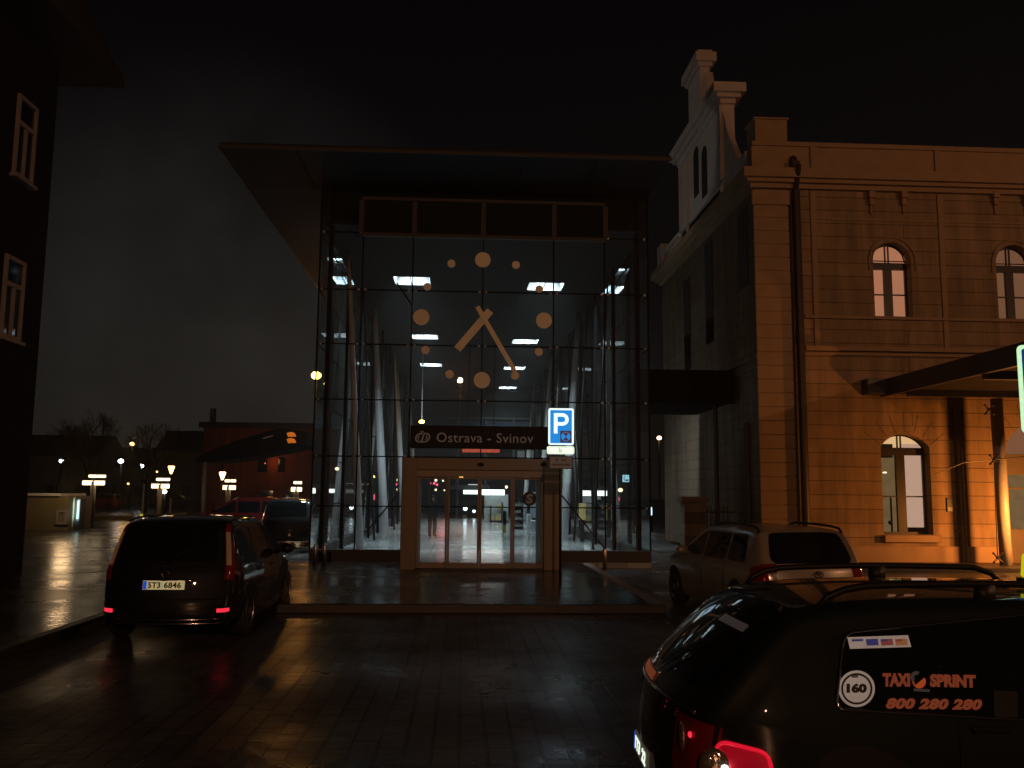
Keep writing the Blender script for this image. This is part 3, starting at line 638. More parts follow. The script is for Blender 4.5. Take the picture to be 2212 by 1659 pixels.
t = thing('timetable_case', 'olive lit timetable case behind the glass right of the portal', 'notice case', ((p0.x+p1.x)/2, 34, PZ))
b = MB(); b.box(p0.x, p1.x, 34, 34.1, P(1258, 1123, 34).z, p1.z); b.build('case', 'goods_warm', t); b = MB(); b.box(p0.x+.05, p1.x-.05, 34.02, 34.1, PZ, P(1258, 1123, 34).z-.01); b.build('stand', 'steel_dark', t)
p0, p1 = P(1404, 1113, 48), P(1408.5, 1096, 48)
t = thing('lightbox_stand', 'narrow bright white panel low beside the right end of the hall', 'lit panel', ((p0.x+p1.x)/2, 48, 0))
b = MB(); b.box(p0.x, p1.x, 48, 48.1, p0.z, p1.z); b.build('panel', 'lightbox', t); b = MB(); b.box(p0.x-.5, p0.x-.2, 48, 48.1, p0.z, p1.z-.05); b.build('dim_panel', 'poster', t); b = MB(); b.box(p0.x-.55, p1.x+.05, 48.02, 48.2, 0, p0.z-.005); b.build('base', 'board', t)
# ------------------------------------------------------------------ old station building
SYF = 25.0
SX0 = P(1636, 700, SYF).x
def sz(px, py): return P(px, py, SYF).z
def sx(px, py): return P(px, py, SYF).x
ZSTR = sz(1900, 760); ZCOR0, ZCOR1 = sz(1660, 409), sz(1660, 371); ZATT = sz(1700, 310); SX1 = 34.0; SYB = 37.2
st = thing('old_station', 'old ochre plastered station building with arched windows and a small stone gable', 'station building', (SX0, SYF, 0))
def arch_top(x, xl, xr, zs, rise):
    c = (xl+xr)/2; hw = (xr-xl)/2
    if rise >= hw*.99: return zs+math.sqrt(max(0, hw*hw-(x-c)**2))
    r = (hw*hw+rise*rise)/(2*rise); return zs+rise-r+math.sqrt(max(0, r*r-(x-c)**2))
def facade(x0, x1, z0, z1, y, ops, depth):
    b = MB(); x = x0
    for xl, xr, zb, zs, rise in ops:
        b.quad((x, y, z0), (xl, y, z0), (xl, y, z1), (x, y, z1))
        b.quad((xl, y, z0), (xr, y, z0), (xr, y, zb), (xl, y, zb)); n = 16
        xs_ = [xl+(xr-xl)*.5*(1-math.cos(math.pi*i/n)) for i in range(n+1)]; zt = [arch_top(v, xl, xr, zs, rise) for v in xs_]
        for i in range(n):
            b.quad((xs_[i], y, zt[i]), (xs_[i+1], y, zt[i+1]), (xs_[i+1], y, z1), (xs_[i], y, z1))
            b.quad((xs_[i], y, zt[i]), (xs_[i], y+depth, zt[i]), (xs_[i+1], y+depth, zt[i+1]), (xs_[i+1], y, zt[i+1]))
        b.quad((xl, y, zb), (xl, y+depth, zb), (xl, y+depth, zs), (xl, y, zs)); b.quad((xr, y, zs), (xr, y+depth, zs), (xr, y+depth, zb), (xr, y, zb))
        b.quad((xl, y, zb), (xr, y, zb), (xr, y+depth, zb), (xl, y+depth, zb)); x = xr
    b.quad((x, y, z0), (x1, y, z0), (x1, y, z1), (x, y, z1)); return b
uw0 = (sx(1889, 640), sx(1971, 640)); uz = (sz(1920, 683), sz(1920, 563)); pitchx = sx(2155.5, 640)-sx(1889, 640)
ops_u = [(uw0[0]+k*pitchx, uw0[1]+k*pitchx, uz[0], uz[1], (uw0[1]-uw0[0])/2) for k in range(5)]
lw0 = (sx(1907, 1080), sx(2013, 1080)); lz = (sz(1960, 1155), sz(1960, 966))
dw0 = (sx(2180, 1080), sx(2180, 1080)+1.9)
ops_l = [(lw0[0], lw0[1], lz[0], lz[1], sz(1960, 937)-lz[1]), (dw0[0], dw0[1], .14, lz[1], .75)] + [(lw0[0]+k*pitchx, lw0[1]+k*pitchx, lz[0], lz[1], sz(1960, 937)-lz[1]) for k in (3, 4)]
facade(SX0, SX1, ZSTR, ZCOR0, SYF, ops_u, .32).build('upper_wall', 'ochre', st)
facade(SX0, SX1, 0.1, ZSTR, SYF, ops_l, .36).build('lower_wall', 'ochre', st)
# side wall with slit windows, back mass
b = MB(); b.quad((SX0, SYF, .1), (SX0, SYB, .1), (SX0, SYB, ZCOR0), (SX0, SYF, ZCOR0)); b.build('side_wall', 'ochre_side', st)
b = MB(); b.box(SX0+.5, SX1, SYF+2.6, SYB, .1, ZCOR0); b.build('core', 'ceil', st)
for py0, py1, pxx in ((410+40, 620, 1608), (520, 740, 1535), (600, 800, 1487)):
    p0 = PX(pxx, py1, SX0); p1 = PX(pxx, py0, SX0)
    b = MB(); b.box(SX0-.03, SX0-.004, p0.y-.45, p0.y+.45, p0.z, p1.z); b.build('side_window', 'nightglass', st)
p0 = PX(1626, 1120, SX0); b = MB(); b.tube([(SX0-.1, p0.y, .1), (SX0-.1, p0.y, 4.1)], .07, 8); b.build('side_pipe', 'pipe', st)
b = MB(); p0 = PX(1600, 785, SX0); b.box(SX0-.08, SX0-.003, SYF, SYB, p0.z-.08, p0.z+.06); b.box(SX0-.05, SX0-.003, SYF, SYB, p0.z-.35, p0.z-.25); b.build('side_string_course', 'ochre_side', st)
# quoin pilaster, bay pilasters
xq = sx(1708, 700)
b = MB(); k = 0; z = .1
while z < ZCOR0-.55:
    z2 = min(z+.40, ZCOR0-.55); b.box(SX0-.06, xq, SYF-.09, SYF-.003, z+.012, z2-.012); z = z2
b.box(SX0-.04, xq-.02, SYF-.06, SYF-.004, .1, ZCOR0-.5); b.box(SX0-.10, xq+.04, SYF-.12, SYF-.003, ZCOR0-.50, ZCOR0-.06)
b.build('quoin_pilaster', 'ochre_plain', st, bevel=.015)
for px in (1757, 2032):
    x = sx(px, 500); w_ = .08
    b = MB(); b.box(x-w_, x+w_, SYF-.05, SYF-.003, ZSTR+.12, ZCOR0-.02); b.build('bay_strip', 'ochre_plain', st, bevel=.01)
# cornice, attic
b = MB()
for i, (d, za, zb) in enumerate(((.16, ZCOR0, ZCOR0+.14), (.30, ZCOR0+.14, ZCOR0+.25), (.42, ZCOR0+.25, ZCOR1))): b.box(SX0-d, SX1, SYF-d, SYF+.3, za, zb); b.box(SX0-d, SX0+.3, SYF+.3, SYB+d, za, zb)
b.build('cornice', 'ochre_plain', st, bevel=.012)
b = MB(); b.box(SX0-.06, SX1, SYF-.05, SYF+.4, ZCOR1, ZATT); b.box(SX0-.06, SX1, SYF-.12, SYF+.42, ZATT-.12, ZATT+.02)
for px in (1755, 2022): x = sx(px, 340); b.box(x-.1, x+.1, SYF-.11, SYF-.045, ZCOR1+.002, ZATT-.12)
b.build('attic_parapet', 'ochre_plain', st, bevel=.012)
b = MB(); b.box(SX0-.02, SX0+.4, SYF+.4, SYB, ZCOR1, ZATT-.25); b.box(SX0-.1, SX0+.45, SYF+.4, SYB+.1, ZATT-.25, ZATT-.1); b.build('side_parapet', 'gable', st, bevel=.012)
xa0, xa1 = sx(1629, 290), sx(1698, 290); za0, za1 = ZATT+.02, sz(1660, 261)
b = MB(); b.box(xa0, xa1, SYF-.1, SYF+.7, za0, za1); b.box(xa0-.05, xa1+.05, SYF-.14, SYF+.74, za1, za1+.06); b.build('corner_block', 'ochre_plain', st, bevel=.012)
b = MB(); y0 = SYF+.45; yr = (SYF+SYB)/2; zr = ZATT+.25
b.quad((SX0+.45, y0, ZATT-.2), (SX1, y0, ZATT-.2), (SX1, yr, zr), (SX0+3.5, yr, zr)); b.quad((SX1, SYB, ZATT-.2), (SX0+.45, SYB, ZATT-.2), (SX0+3.5, yr, zr), (SX1, yr, zr)); b.add([(SX0+.45, SYB, ZATT-.2), (SX0+.45, y0, ZATT-.2), (SX0+3.5, yr, zr)], [(0, 1, 2)])
b.build('roof', 'slate', st)
# string courses and frieze brackets
b = MB()
for px, py, h, d in ((1900, 686, .07, .10), (1900, 753, .10, .16), (1900, 765, .06, .07), (1900, 475, .04, .035)):
    z = sz(px, py); x0 = sx(1737, py); b.box(x0, SX1, SYF-d, SYF-.003, z-h, z+h*.3)
b.build('string_course', 'ochre_plain', st, bevel=.012)
for cx_ in (1165, 1320, 1760, 1905):
    p = P(1355.4+.4494*cx_, 67.8+.4494*800, SYF); b = MB()
    b.box(p.x-.10, p.x+.10, SYF-.2, SYF-.003, p.z-.05, p.z+.16); b.box(p.x-.07, p.x+.07, SYF-.14, SYF-.004, p.z-.25, p.z-.05); b.box(p.x-.03, p.x+.03, SYF-.07, SYF-.004, p.z-.52, p.z-.25); b.build('frieze_bracket', 'ochre_plain', st, bevel=.02)
# arched hood mouldings
for xl, xr, zb, zs, rise in ops_u:
    b = MB(); c = (xl+xr)/2; hw = (xr-xl)/2+.13
    b.tube([(c-hw, SYF-.02, zs-.3)]+[(c-hw*math.cos(math.pi*i/14), SYF-.02, zs+hw*math.sin(math.pi*i/14)) for i in range(15)]+[(c+hw, SYF-.02, zs-.3)], .026, 6)
    b.build('window_moulding', 'ochre_plain', st, smooth=True)
# voussoir joints above the lower windows
for xl, xr, zb, zs, rise in ops_l:
    b = MB(); c = (xl+xr)/2; zc = zs-.5
    for a in (-52, -34, -17, 0, 17, 34, 52):
        t_ = math.radians(90+a); d0 = Vector((math.cos(t_), 0, math.sin(t_))); st_ = Vector((c, SYF-.004, zc)); r0 = (zs+rise-zc)+.06
        n = Vector((-d0.z, 0, d0.x))*.006; a0 = st_+d0*r0; a1 = st_+d0*(r0+.55); b.quad(a0+n, a0-n, a1-n, a1+n)
    b.build('arch_joints', 'pipe', st)
# windows
def window(xl, xr, zb, zs, rise, y, mats, tw=.20, mw=.24):
    fr = .05; n = 14; c = (xl+xr)/2
    b = MB(); xs_ = [xl+(xr-xl)*i/n for i in range(n+1)]
    def top(v, ins): return arch_top(min(max(v, xl+1e-4), xr-1e-4), xl, xr, zs, rise)
    # arch rim
    for i in range(n):
        u0, u1 = xs_[i], xs_[i+1]; v0, v1 = c+(u0-c)*(1-2*fr/(xr-xl)), c+(u1-c)*(1-2*fr/(xr-xl))
        za, zb2 = top(u0, 0), top(u1, 0); k0, k1 = zs+(za-zs)*.9, zs+(zb2-zs)*.9
        b.quad((u0, y, za), (v0, y, k0-.01), (v1, y, k1-.01), (u1, y, zb2))
    b.box(xl, xl+fr, y, y+.08, zb, zs); b.box(xr-fr, xr, y, y+.08, zb, zs); b.box(xl+fr, xr-fr, y, y+.08, zb, zb+.06)
    b.box(xl+fr, xr-fr, y-.04, y+.08, zs-tw, zs); b.box(c-mw/2, c+mw/2, y-.02, y+.08, zb+.06, zs-tw)
    for dx_ in (-.05, .05): b.box(c+dx_-.014, c+dx_+.014, y, y+.06, zs, zs+rise*.93)
    zm = zb+.06+(zs-tw-zb-.06)*.46
    for x0, x1 in ((xl+fr, c-mw/2), (c+mw/2, xr-fr)): b.box(x0, x1, y, y+.05, zm-.02, zm+.02)
    f = b.build('window', 'winframe', st)
    g = MB(); g.poly([(xl+.01, y+.05, zb+.01), (xr-.01, y+.05, zb+.01)]+[(xs_[n-i], y+.05, top(xs_[n-i], 0)-.004) for i in range(n+1)]); g.build('pane', 'glass_clear', f)
    return f
for k, o in enumerate(ops_u):
    f = window(*o, SYF+.30, None)
    b = MB(); yb = SYF+.62; b.quad((o[0]-.4, yb, o[2]-.2), (o[1]+.4, yb, o[2]-.2), (o[1]+.4, yb, o[3]+o[4]+.2), (o[0]-.4, yb, o[3]+o[4]+.2)); b.build('curtain', 'curtain' if k == 0 else 'curtain_dim', f)
    b = MB(); b.box(o[0]-.3, o[1]+.3, yb-.06, yb-.04, o[3]+.12, o[3]+.15); b.build('curtain_rail', 'winframe', f)
o = ops_l[0]
f = window(*o, SYF+.34, None, .22, .26)
xl, xr, zb, zs, rise = o; yb = SYF+2.2; c = (xl+xr)/2
b = MB(); yq = SYF+.95; b.quad((c+.34, yq, zb-.1), (xr+1.0, yq, zb-.1), (xr+1.0, yq, zs+.15), (c+.34, yq, zs+.15)); b.build('room_wall', 'room_pale', f)
b = MB(); b.quad((xl-.2, yb, zb-.1), (c+2.2, yb, zb-.1), (c+2.2, yb, zs+.0), (xl-.2, yb, zs+.0)); b.build('room_far_wall', 'room_olive', f)
b = MB(); b.quad((xl-1.2, SYF+.5, zs+rise+.35), (xr+2.6, SYF+.5, zs+rise+.35), (xr+2.6, yb, zs+.10), (xl-1.2, yb, zs+.10)); b.build('room_ceiling', 'room_ceiling', f)
b = MB(); b.box(c+.30, xr+.2, SYF+.6, SYF+.9, zb-.05, zb+.18); b.box(xl+.5, xl+.95, SYF+1.2, SYF+1.5, zs-.25, zs+.16); b.build('furniture', 'room_dark', f)
b = MB(); b.tube([(xl+.92, SYF+1.4, zb), (xl+.92, SYF+1.4, zb+1.05)], .03, 8); b.sphere((xl+.88, SYF+1.4, zb+.3), .07, 10, 6); b.build('desk_lamp', 'winframe', f)
b = MB(); b.sphere((xl+.72, SYF+1.3, zb+.72*(zs-zb)), .035, 8, 6, (2, 1, .6)); b.sphere((xr+.2, SYF+.9, zs+.26), .03, 8, 6, (2, 1, .6)); b.build('room_lamp', 'lamp_warm', f)
b = MB(); b.box(xl-.05, sx(2029, 1163), SYF-.16, SYF-.003, sz(1960, 1171), sz(1960, 1156)); b.build('window_sill', 'ochre_plain', st, bevel=.012)
for o in ops_l[2:]:
    f = window(*o, SYF+.34, None, .22, .26); b = MB(); b.quad((o[0]-.3, SYF+1, o[2]-.1), (o[1]+.3, SYF+1, o[2]-.1), (o[1]+.3, SYF+1, o[3]+.6), (o[0]-.3, SYF+1, o[3]+.6)); b.build('room_far_wall', 'room_olive', f)
# door right of the post
o = ops_l[1]; xl, xr, zb, zs, rise = o; y = SYF+.30
b = MB(); b.box(xl, xr, y, y+.1, zs-.75, zs-.15); b.box(xl, xr, y, y+.1, .14, 1.05); b.box(xl, xl+.1, y, y+.1, 1.05, zs-.75); b.box((xl+xr)/2-.1, (xl+xr)/2+.1, y, y+.1, 1.05, zs-.75); b.box(xr-.1, xr, y, y+.1, 1.05, zs-.75); b.box(xl+.05, xr, y-.01, y+.08, 2.2, 2.26)
dr = b.build('door', 'portal', st, bevel=.01)
b = MB(); b.quad((xl, y+.2, 1.0), (xr, y+.2, 1.0), (xr, y+.2, zs-.7), (xl, y+.2, zs-.7)); b.build('lit_pane', 'room_olive', dr)
b = MB(); b.quad((xl, y+.2, zs-.15), (xr, y+.2, zs-.15), (xr, y+.2, zs+rise), (xl, y+.2, zs+rise)); b.build('fanlight', 'curtain_dim', dr)
# downpipes, plaque
b = MB(); x = sx(1722, 600)-.02
b.tube([(x, SYF-.16, .15), (x, SYF-.16, ZCOR0-.05)], .115, 10); b.box(x-.22, x-.13, SYF-.06, SYF-.003, .12, ZCOR0-.1); b.tube([(x, SYF-.16, ZCOR0-.05), (x-.02, SYF-.52, ZCOR1+.05)], .075, 10)
b.sphere((x-.02, SYF-.10, ZCOR1+.28), .16, 12, 8, (.8, .5, 1.3)); b.box(x-.12, x+.1, SYF-.30, SYF-.06, ZCOR1+.003, ZCOR1+.25)
b.build('downpipe', 'pipe', st, smooth=False)
b = MB(); xp = sx(2068, 1050); b.tube([(xp, SYF-.14, .15), (xp, SYF-.14, 4.55)], .085, 10); b.tube([(sx(2084, 1050), SYF-.08, .15), (sx(2084, 1050), SYF-.08, 4.55)], .025, 6)
for z in (1.0, 2.4, 3.8): b.box(xp-.11, xp+.11, SYF-.14, SYF-.003, z-.02, z+.02)
b.build('downpipe', 'pipe', st)
p0, p1 = P(2045, 1106, SYF), P(2056, 1076, SYF); b = MB(); b.box(p0.x, p1.x, SYF-.04, SYF-.003, p0.z, p1.z); b.build('wall_plaque', 'winframe', st, bevel=.008)
b = MB(); b.box(p0.x+.02, p1.x-.02, SYF-.045, SYF-.04, p0.z+.03, p0.z+.14); b.build('plaque_notice', 'post', st)
b = MB(); b.box(sx(1720, 1180), dw0[0]-.05, SYF-.10, SYF-.003, .1, sz(2000, 1180)); b.build('wall_base', 'ochre_plain', st, bevel=.012)
# stone gable on the side wall
GX = SX0
def gy(px, py): return PX(px, py, GX)
ga, gb_ = gy(1562, 300), gy(1472, 480); ztop = gy(1556, 232).z
gy0, gy1 = ga.y, gb_.y
zbot = ZCOR1
b = MB(); b.box(GX-.02, GX+.40, gy0, gy1, zbot, ztop)
b.build('gable_wall', 'gable', st)
b = MB()
for d, za, zb in ((.12, ztop, ztop+.16), (.26, ztop+.16, ztop+.30), (.40, ztop+.30, ztop+.62)): b.box(GX-d, GX+.30+d, gy0-d, gy1+d, za, zb)
b.build('gable_cornice', 'gable', st, bevel=.015)
for y in (gy0+.12, gy1-1.2, gy1-.12): b = MB(); b.box(GX-.10, GX-.021, y-.10, y+.10, zbot, ztop-.002); b.build('gable_pilaster', 'gable', st, bevel=.01)
for px in (1523, 1505):
    p1 = gy(px, 335); p0 = gy(px-3, 430); b = MB(); b.box(GX-.05, GX-.022, p1.y-.32, p1.y+.32, p0.z, p1.z); b.lathe([(.001, -.01), (.32, -.01), (.32, .02), (.001, .02)], (0, 0, 0), 20, 'Y')
    n_ = len(b.v)//1
    # turn the lathe disc (last 80 verts) into an arched head on the side plane
    for i in range(8, len(b.v)): v = b.v[i]; b.v[i] = Vector((GX-.036+v.y, p1.y+v.x, p1.z+v.z))
    b.build('gable_window', 'nightglass', st)
# scroll buttress on the near side, attic aedicule on top
p1 = gy(1560, 241); p0 = gy(1606, 306)
b = MB(); pts = [(GX+.02, gy0-.003, zbot+.02), (GX+.02, gy0-.003, p1.z)]
for i in range(1, 9): t_ = i/9; pts.append((GX+.02, gy0+(p0.y-gy0)*t_, p1.z+(zbot+.25-p1.z)*(t_**.75)))
pts += [(GX+.02, p0.y, zbot+.2), (GX+.02, p0.y, zbot+.02)]
b.prism(pts, (.18, 0, 0)); b.build('gable_scroll', 'gable', st)
zc = ztop+.62; yA, yB = gy(1517, 170).y, gy(1496, 170).y; zt = gy(1530, 140).z+.36
ym = (gy0+gy1)/2; yA, yB = ym-.45, ym+1.3
b = MB(); b.box(GX-.05, GX+.28, yA, yB, zc, zt); b.add([(GX+.1, yA-.8, zc), (GX+.1, yA, zc), (GX+.1, yA, zt-.2), (GX+.4, yA-.8, zc), (GX+.4, yA, zc), (GX+.4, yA, zt-.2)], [(0, 1, 2), (3, 5, 4), (0, 2, 5, 3)]); b.build('gable_top', 'gable', st)
b = MB()
for d, za, zb in ((.10, zt, zt+.15), (.22, zt+.15, zt+.5), (.1, zt+.5, zt+.62)): b.box(GX-.05-d, GX+.28+d, yA-d, yB+d, za, zb)
b.build('gable_top_cornice', 'gable', st, bevel=.015)
b = MB(); p = gy(1432, 545); b.box(GX-.15, GX+.5, SYB-.5, SYB+.3, ZCOR1+.003, ZATT+.25); b.build('corner_block', 'gable', st, bevel=.012)
# canopy in front of the old station
CX0 = sx(1900, 850); cz0 = sz(1895, 858); cz1 = sz(1895, 822)
cn = thing('entrance_canopy', 'dark flat canopy with planked underside projecting from the old station', 'canopy', (CX0, SYF, 0))
CYF = 14.5
b = MB(); b.box(CX0-.55, CX0, SYF-.45, SYF-.01, cz0+.05, cz1); b.box(CX0, CX0+.12, CYF, SYF-.02, cz0, cz1); b.box(CX0+.12, CX0+9, CYF, CYF+.12, cz0, cz1); b.build('fascia', 'steel_dark', cn, bevel=.01)
b = MB(); b.box(CX0+.12, CX0+9, CYF+.12, SYF-.02, cz1-.12, cz1-.01); b.build('roof_deck', 'slate', cn)
b = MB(); y = SYF-.3
while y > CYF+.3: b.box(CX0+.12, CX0+9, y-.42, y, cz0+.06, cz0+.10); y -= .45
b.build('soffit_planks', 'plank', cn)
b = MB()
for y in (SYF-1.4, SYF-5, SYF-8.5): b.box(CX0+.12, CX0+9, y-.08, y+.08, cz0-.12, cz0+.058)
b.build('beam', 'steel_dark', cn)
pp = P(2166, 1100, SYF-1.1)
b = MB(); b.tube([(pp.x, SYF-1.1, 0.1), (pp.x, SYF-1.1, cz0-.12)], .155, 18); b.build('post', 'post', cn, smooth=True)
b = MB()
def q(px, py): v = P(px, py, SYF-1.25); return v
b.tube([q(2082, 999), q(2147, 993), q(2230, 984)], .013, 6); b.tube([q(2082, 999), q(2016, 1026)], .010, 6); b.tube([q(2139, 880), q(2147, 993), q(2155, 1206)], .013, 6)
b.build('screen_cable', 'steel_dark', cn)
for px, py in ((2147, 993), (2136, 885), (2155, 1205)):
    p = q(px, py); b = MB(); b.sphere(p, .05, 8, 6)
    for a in (45, 135, 225, 315): e = p+Vector((math.cos(math.radians(a))*.17, -.02, math.sin(math.radians(a))*.17)); b.tube([p, e], .02, 6); b.sphere(e, .035, 8, 6)
    b.build('spider_fitting', 'steel_dark', cn)
# gate pillar between hall and old station
p0, p1 = P(1472, 1155, 27), P(1530, 1073, 27); 
t = thing('gate_pillar', 'low brown stone gate pillar beside the side wall of the old station', 'gate pillar', ((p0.x+p1.x)/2, 27, 0))
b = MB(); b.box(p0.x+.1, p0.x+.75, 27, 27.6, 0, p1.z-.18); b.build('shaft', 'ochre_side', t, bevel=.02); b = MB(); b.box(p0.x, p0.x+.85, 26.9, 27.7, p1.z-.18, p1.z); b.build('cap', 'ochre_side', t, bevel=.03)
b = MB()
for i in range(6): x = p0.x+.85+i*.13; b.box(x, x+.035, 27.25, 27.29, 0, p1.z-.3)
b.box(p0.x+.76, p0.x+1.7, 27.22, 27.245, p1.z-.5, p1.z-.45); b.build('railing', 'steel_dark', t)
# ------------------------------------------------------------------ dark building at the left
WX = -9.48; WY = G(90, 1240, PZ).y; WZ = PX(150, 190, WX).z
WZ = P(268, 190, WY+.8).z
lb_ = thing('apartment_block', 'dark tall block at the left edge with white framed windows', 'building', (WX, WY, PZ))
wins = [(19, 365, 79, 222), (-12, 735, 46, 560)]
ops = []
for (pa, ya, pb, yb) in wins:
    a = PX(pa+10, ya, WX); c = PX(pb-8, yb, WX); ops.append((a, c))
wy0 = PX(30, 290, WX).y; wy1 = PX(71, 320, WX).y
b = MB(); b.box(-30, WX, -3, WY, PZ, WZ); b.build('walls', 'dark_wall', lb_)
for za, zb in ((PX(42, 392-5, WX).z, PX(56, 217, WX).z), (PX(15, 738-6, WX).z, PX(25, 555, WX).z)):
    f = MB(); y0, y1 = wy0, wy1; t = .085; xx = WX+.003
    f.box(xx, xx+.07, y0, y0+t, za, zb); f.box(xx, xx+.07, y1-t, y1, za, zb); f.box(xx, xx+.07, y0+t, y1-t, za, za+t); f.box(xx, xx+.07, y0+t, y1-t, zb-t, zb)
    zt_ = za+(zb-za)*.66; f.box(xx, xx+.065, y0+t, y1-t, zt_-.05, zt_+.05); ym_ = (y0+y1)/2; f.box(xx, xx+.062, ym_-.05, ym_+.05, za+t, zt_-.05)
    w = f.build('window', 'winwhite', lb_, bevel=.008)
    g = MB(); g.box(WX+.001, WX+.02, y0+t, y1-t, za+t, zb-t); g.build('pane', 'nightglass', w)
    s = MB(); s.box(WX+.003, WX+.14, y0-.06, y1+.06, za-.07, za-.002); s.build('sill', 'winwhite', w)
ex = P(268, 190, WY+.8).x
b = MB(); b.box(-30, ex, -3, WY+.8, WZ+.0, WZ+.22); zr = WZ+4.5
b.add([(-30, -3, WZ+.22), (ex, -3, WZ+.22), (ex, WY+.8, WZ+.22), (-30, WY+.8, WZ+.22), (-20, -3, zr+3), (ex-2.2, -3, zr), (ex-2.2, WY-1.4, zr), (-20, WY-1.4, zr+3)], [(1, 2, 6, 5), (2, 3, 7, 6), (5, 6, 7, 4)])
b.build('roof', 'slate', lb_)

t = thing('link_canopy', 'dark flat link roof between the glass hall and the side wall of the old station', 'canopy', ((HX1+SX0)/2, 27, P(1500, 880, 27).z))
b = MB(); b.box(HX1+.15, SX0-.12, 27, 31.5, P(1500, 868, 27).z, P(1500, 802, 27).z); b.build('slab', 'void', t, bevel=.02)
b = MB(); b.box(HX1+.15, SX0-.12, 26.9, 26.99, P(1500, 872, 27).z, P(1500, 800, 27).z); b.build('fascia', 'void', t)
b = MB(); b.tube([(SX0-.6, 27.4, 0), (SX0-.6, 27.4, P(1500, 868, 27).z)], .07, 8); b.build('post', 'steel_dark', t)

# ------------------------------------------------------------------ cars
def lerp_tab(tab, v):
    if v <= tab[0][0]: return tab[0][1]
    for (a, fa), (c, fc) in zip(tab, tab[1:]):
        if v <= c: t = (v-a)/(c-a); return fa+(fc-fa)*t
    return tab[-1][1]
def smooth_poly(p, n):
    out = []
    for i in range(len(p)-1):
        p0 = p[max(i-1, 0)]; p1 = p[i]; p2 = p[i+1]; p3 = p[min(i+2, len(p)-1)]
        for k in range(n):
            t = k/n
            out.append(tuple(.5*((2*p1[j])+(-p0[j]+p2[j])*t+(2*p0[j]-5*p1[j]+4*p2[j]-p3[j])*t*t+(-p0[j]+3*p1[j]-3*p2[j]+p3[j])*t**3) for j in (0, 1)))
    out.append(p[-1]); return out
class Car:
    def __init__(s, name, label, loc, rz, L, W, H, prof, belt, paint, group=None, detail=True, wheels=(0.85, 3.5), wr=.32):
        s.L, s.W, s.H, s.belt = L, W, H, belt
        s.root = thing(name, label, 'car', loc, rz, group); s.paint = paint
        s.prof = smooth_poly(prof, 6); s.r = .10
        s.wt = [(.15, .93), (.35, .985), (.6, 1.0), (belt-.08, .985), (belt, .955), (H-.06, .775), (H, .74)]
        s.body(); 
        for wx in wheels:
            for sd in (-1, 1): s.wheel(wx, sd, wr, detail)
    def plan(s, x): return 1-.15*max(0, (.5-x)/.5)**2-.24*max(0, (x-(s.L-.9))/.9)**2
    def half(s, x, z): return s.W/2*lerp_tab(s.wt, z)*s.plan(x)
    def shift(s, x, q): return .17*q*q*max(0, 1-x/.9)-.28*q*q*max(0, 1-(s.L-x)/.9)
    def side(s, x, z, sd, off=0.0): return Vector((x+s.shift(x, 1), sd*(s.half(x, z)+off), z))
    def nrm(s, i):
        a = s.prof[max(i-1, 0)]; c = s.prof[min(i+1, len(s.prof)-1)]; t = Vector((c[0]-a[0], 0, c[1]-a[1])).normalized(); return Vector((-t.z, 0, t.x))
    def skin(s, i, q, off=0.0):
        # profile index may be fractional
        k = int(min(max(i, 0), len(s.prof)-1.001)); f = i-k
        p = Vector((s.prof[k][0], 0, s.prof[k][1])).lerp(Vector((s.prof[k+1][0], 0, s.prof[k+1][1])), f)
        n = s.nrm(k).lerp(s.nrm(k+1), f).normalized()
        inner = p-n*s.r; w = s.half(inner.x, inner.z); e = (1-abs(q))*w
        d = s.r-math.sqrt(max(0, s.r**2-(s.r-e)**2)) if e < s.r else 0
        pp = p-n*(d+.0)+n*off; pp.y = q*w; pp.x += s.shift(p.x, q); pp.z -= .035*q*q*max(0, n.z); return pp
    def body(s):
        qs = [-1, -.992, -.97, -.945, -.915, -.89, -.75, -.5, -.25, 0, .25, .5, .75, .89, .915, .945, .97, .992, 1]
        b = MB(); n = len(s.prof)
        b.rows([[s.skin(i, q) for q in qs] for i in range(n)])
        for sd in (-1, 1):
            O = []
            for i in range(n):
                v = s.skin(i, sd); O.append((v.x-s.shift(v.x, 1), v.z, v))
            m = 14; a = s.skin(n-1, sd); c = s.skin(0, sd)
            for k in range(1, m): t = k/m; v = a.lerp(c, t); v.z = min(v.z, .20+.0*t); O.append((v.x, v.z, None))
            zc = .58; rows = []
            for f in (0, .1, .22, .36, .52, .7, .86, 1):
                row = []
                for (x, z, v) in O:
                    tx = min(max(x, .45), s.L-.5); xx, zz = x+(tx-x)*f, z+(zc-z)*f
                    row.append(v if (f == 0 and v is not None) else s.side(xx, zz, sd))
                rows.append(row)
            b.rows(rows, closed=True)
        s.bodyo = b.build('body', s.paint, s.root, local=True, smooth=True, weld=True)
    def side_patch(s, poly, name, m, sd, off=.005, parent=None, smooth=True):
        cx = sum(p[0] for p in poly)/len(poly); cz = sum(p[1] for p in poly)/len(poly)
        rows = [[s.side(p[0]+(cx-p[0])*f, p[1]+(cz-p[1])*f, sd, off) for p in poly] for f in (0, .35, .7, .98)]
        b = MB(); b.rows(rows, closed=True); return b.build(name, m, parent or s.root, local=True, smooth=smooth)
    def skin_patch(s, i0, i1, q0, q1, name, m, off=.006, nu=14, nv=16, rnd=.10, parent=None, taper=0.0):
        rows = []
        for a in range(nu+1):
            u = a/nu; g = 1-rnd*abs(2*u-1)**8; qm = (q0+q1)/2; hw = (q1-q0)/2*g*(1-taper*u)
            rows.append([s.skin(i0+(i1-i0)*u, qm+hw*(2*v/nv-1), off) for v in range(nv+1)])
        b = MB(); b.rows(rows); return b.build(name, m, parent or s.root, local=True, smooth=True)
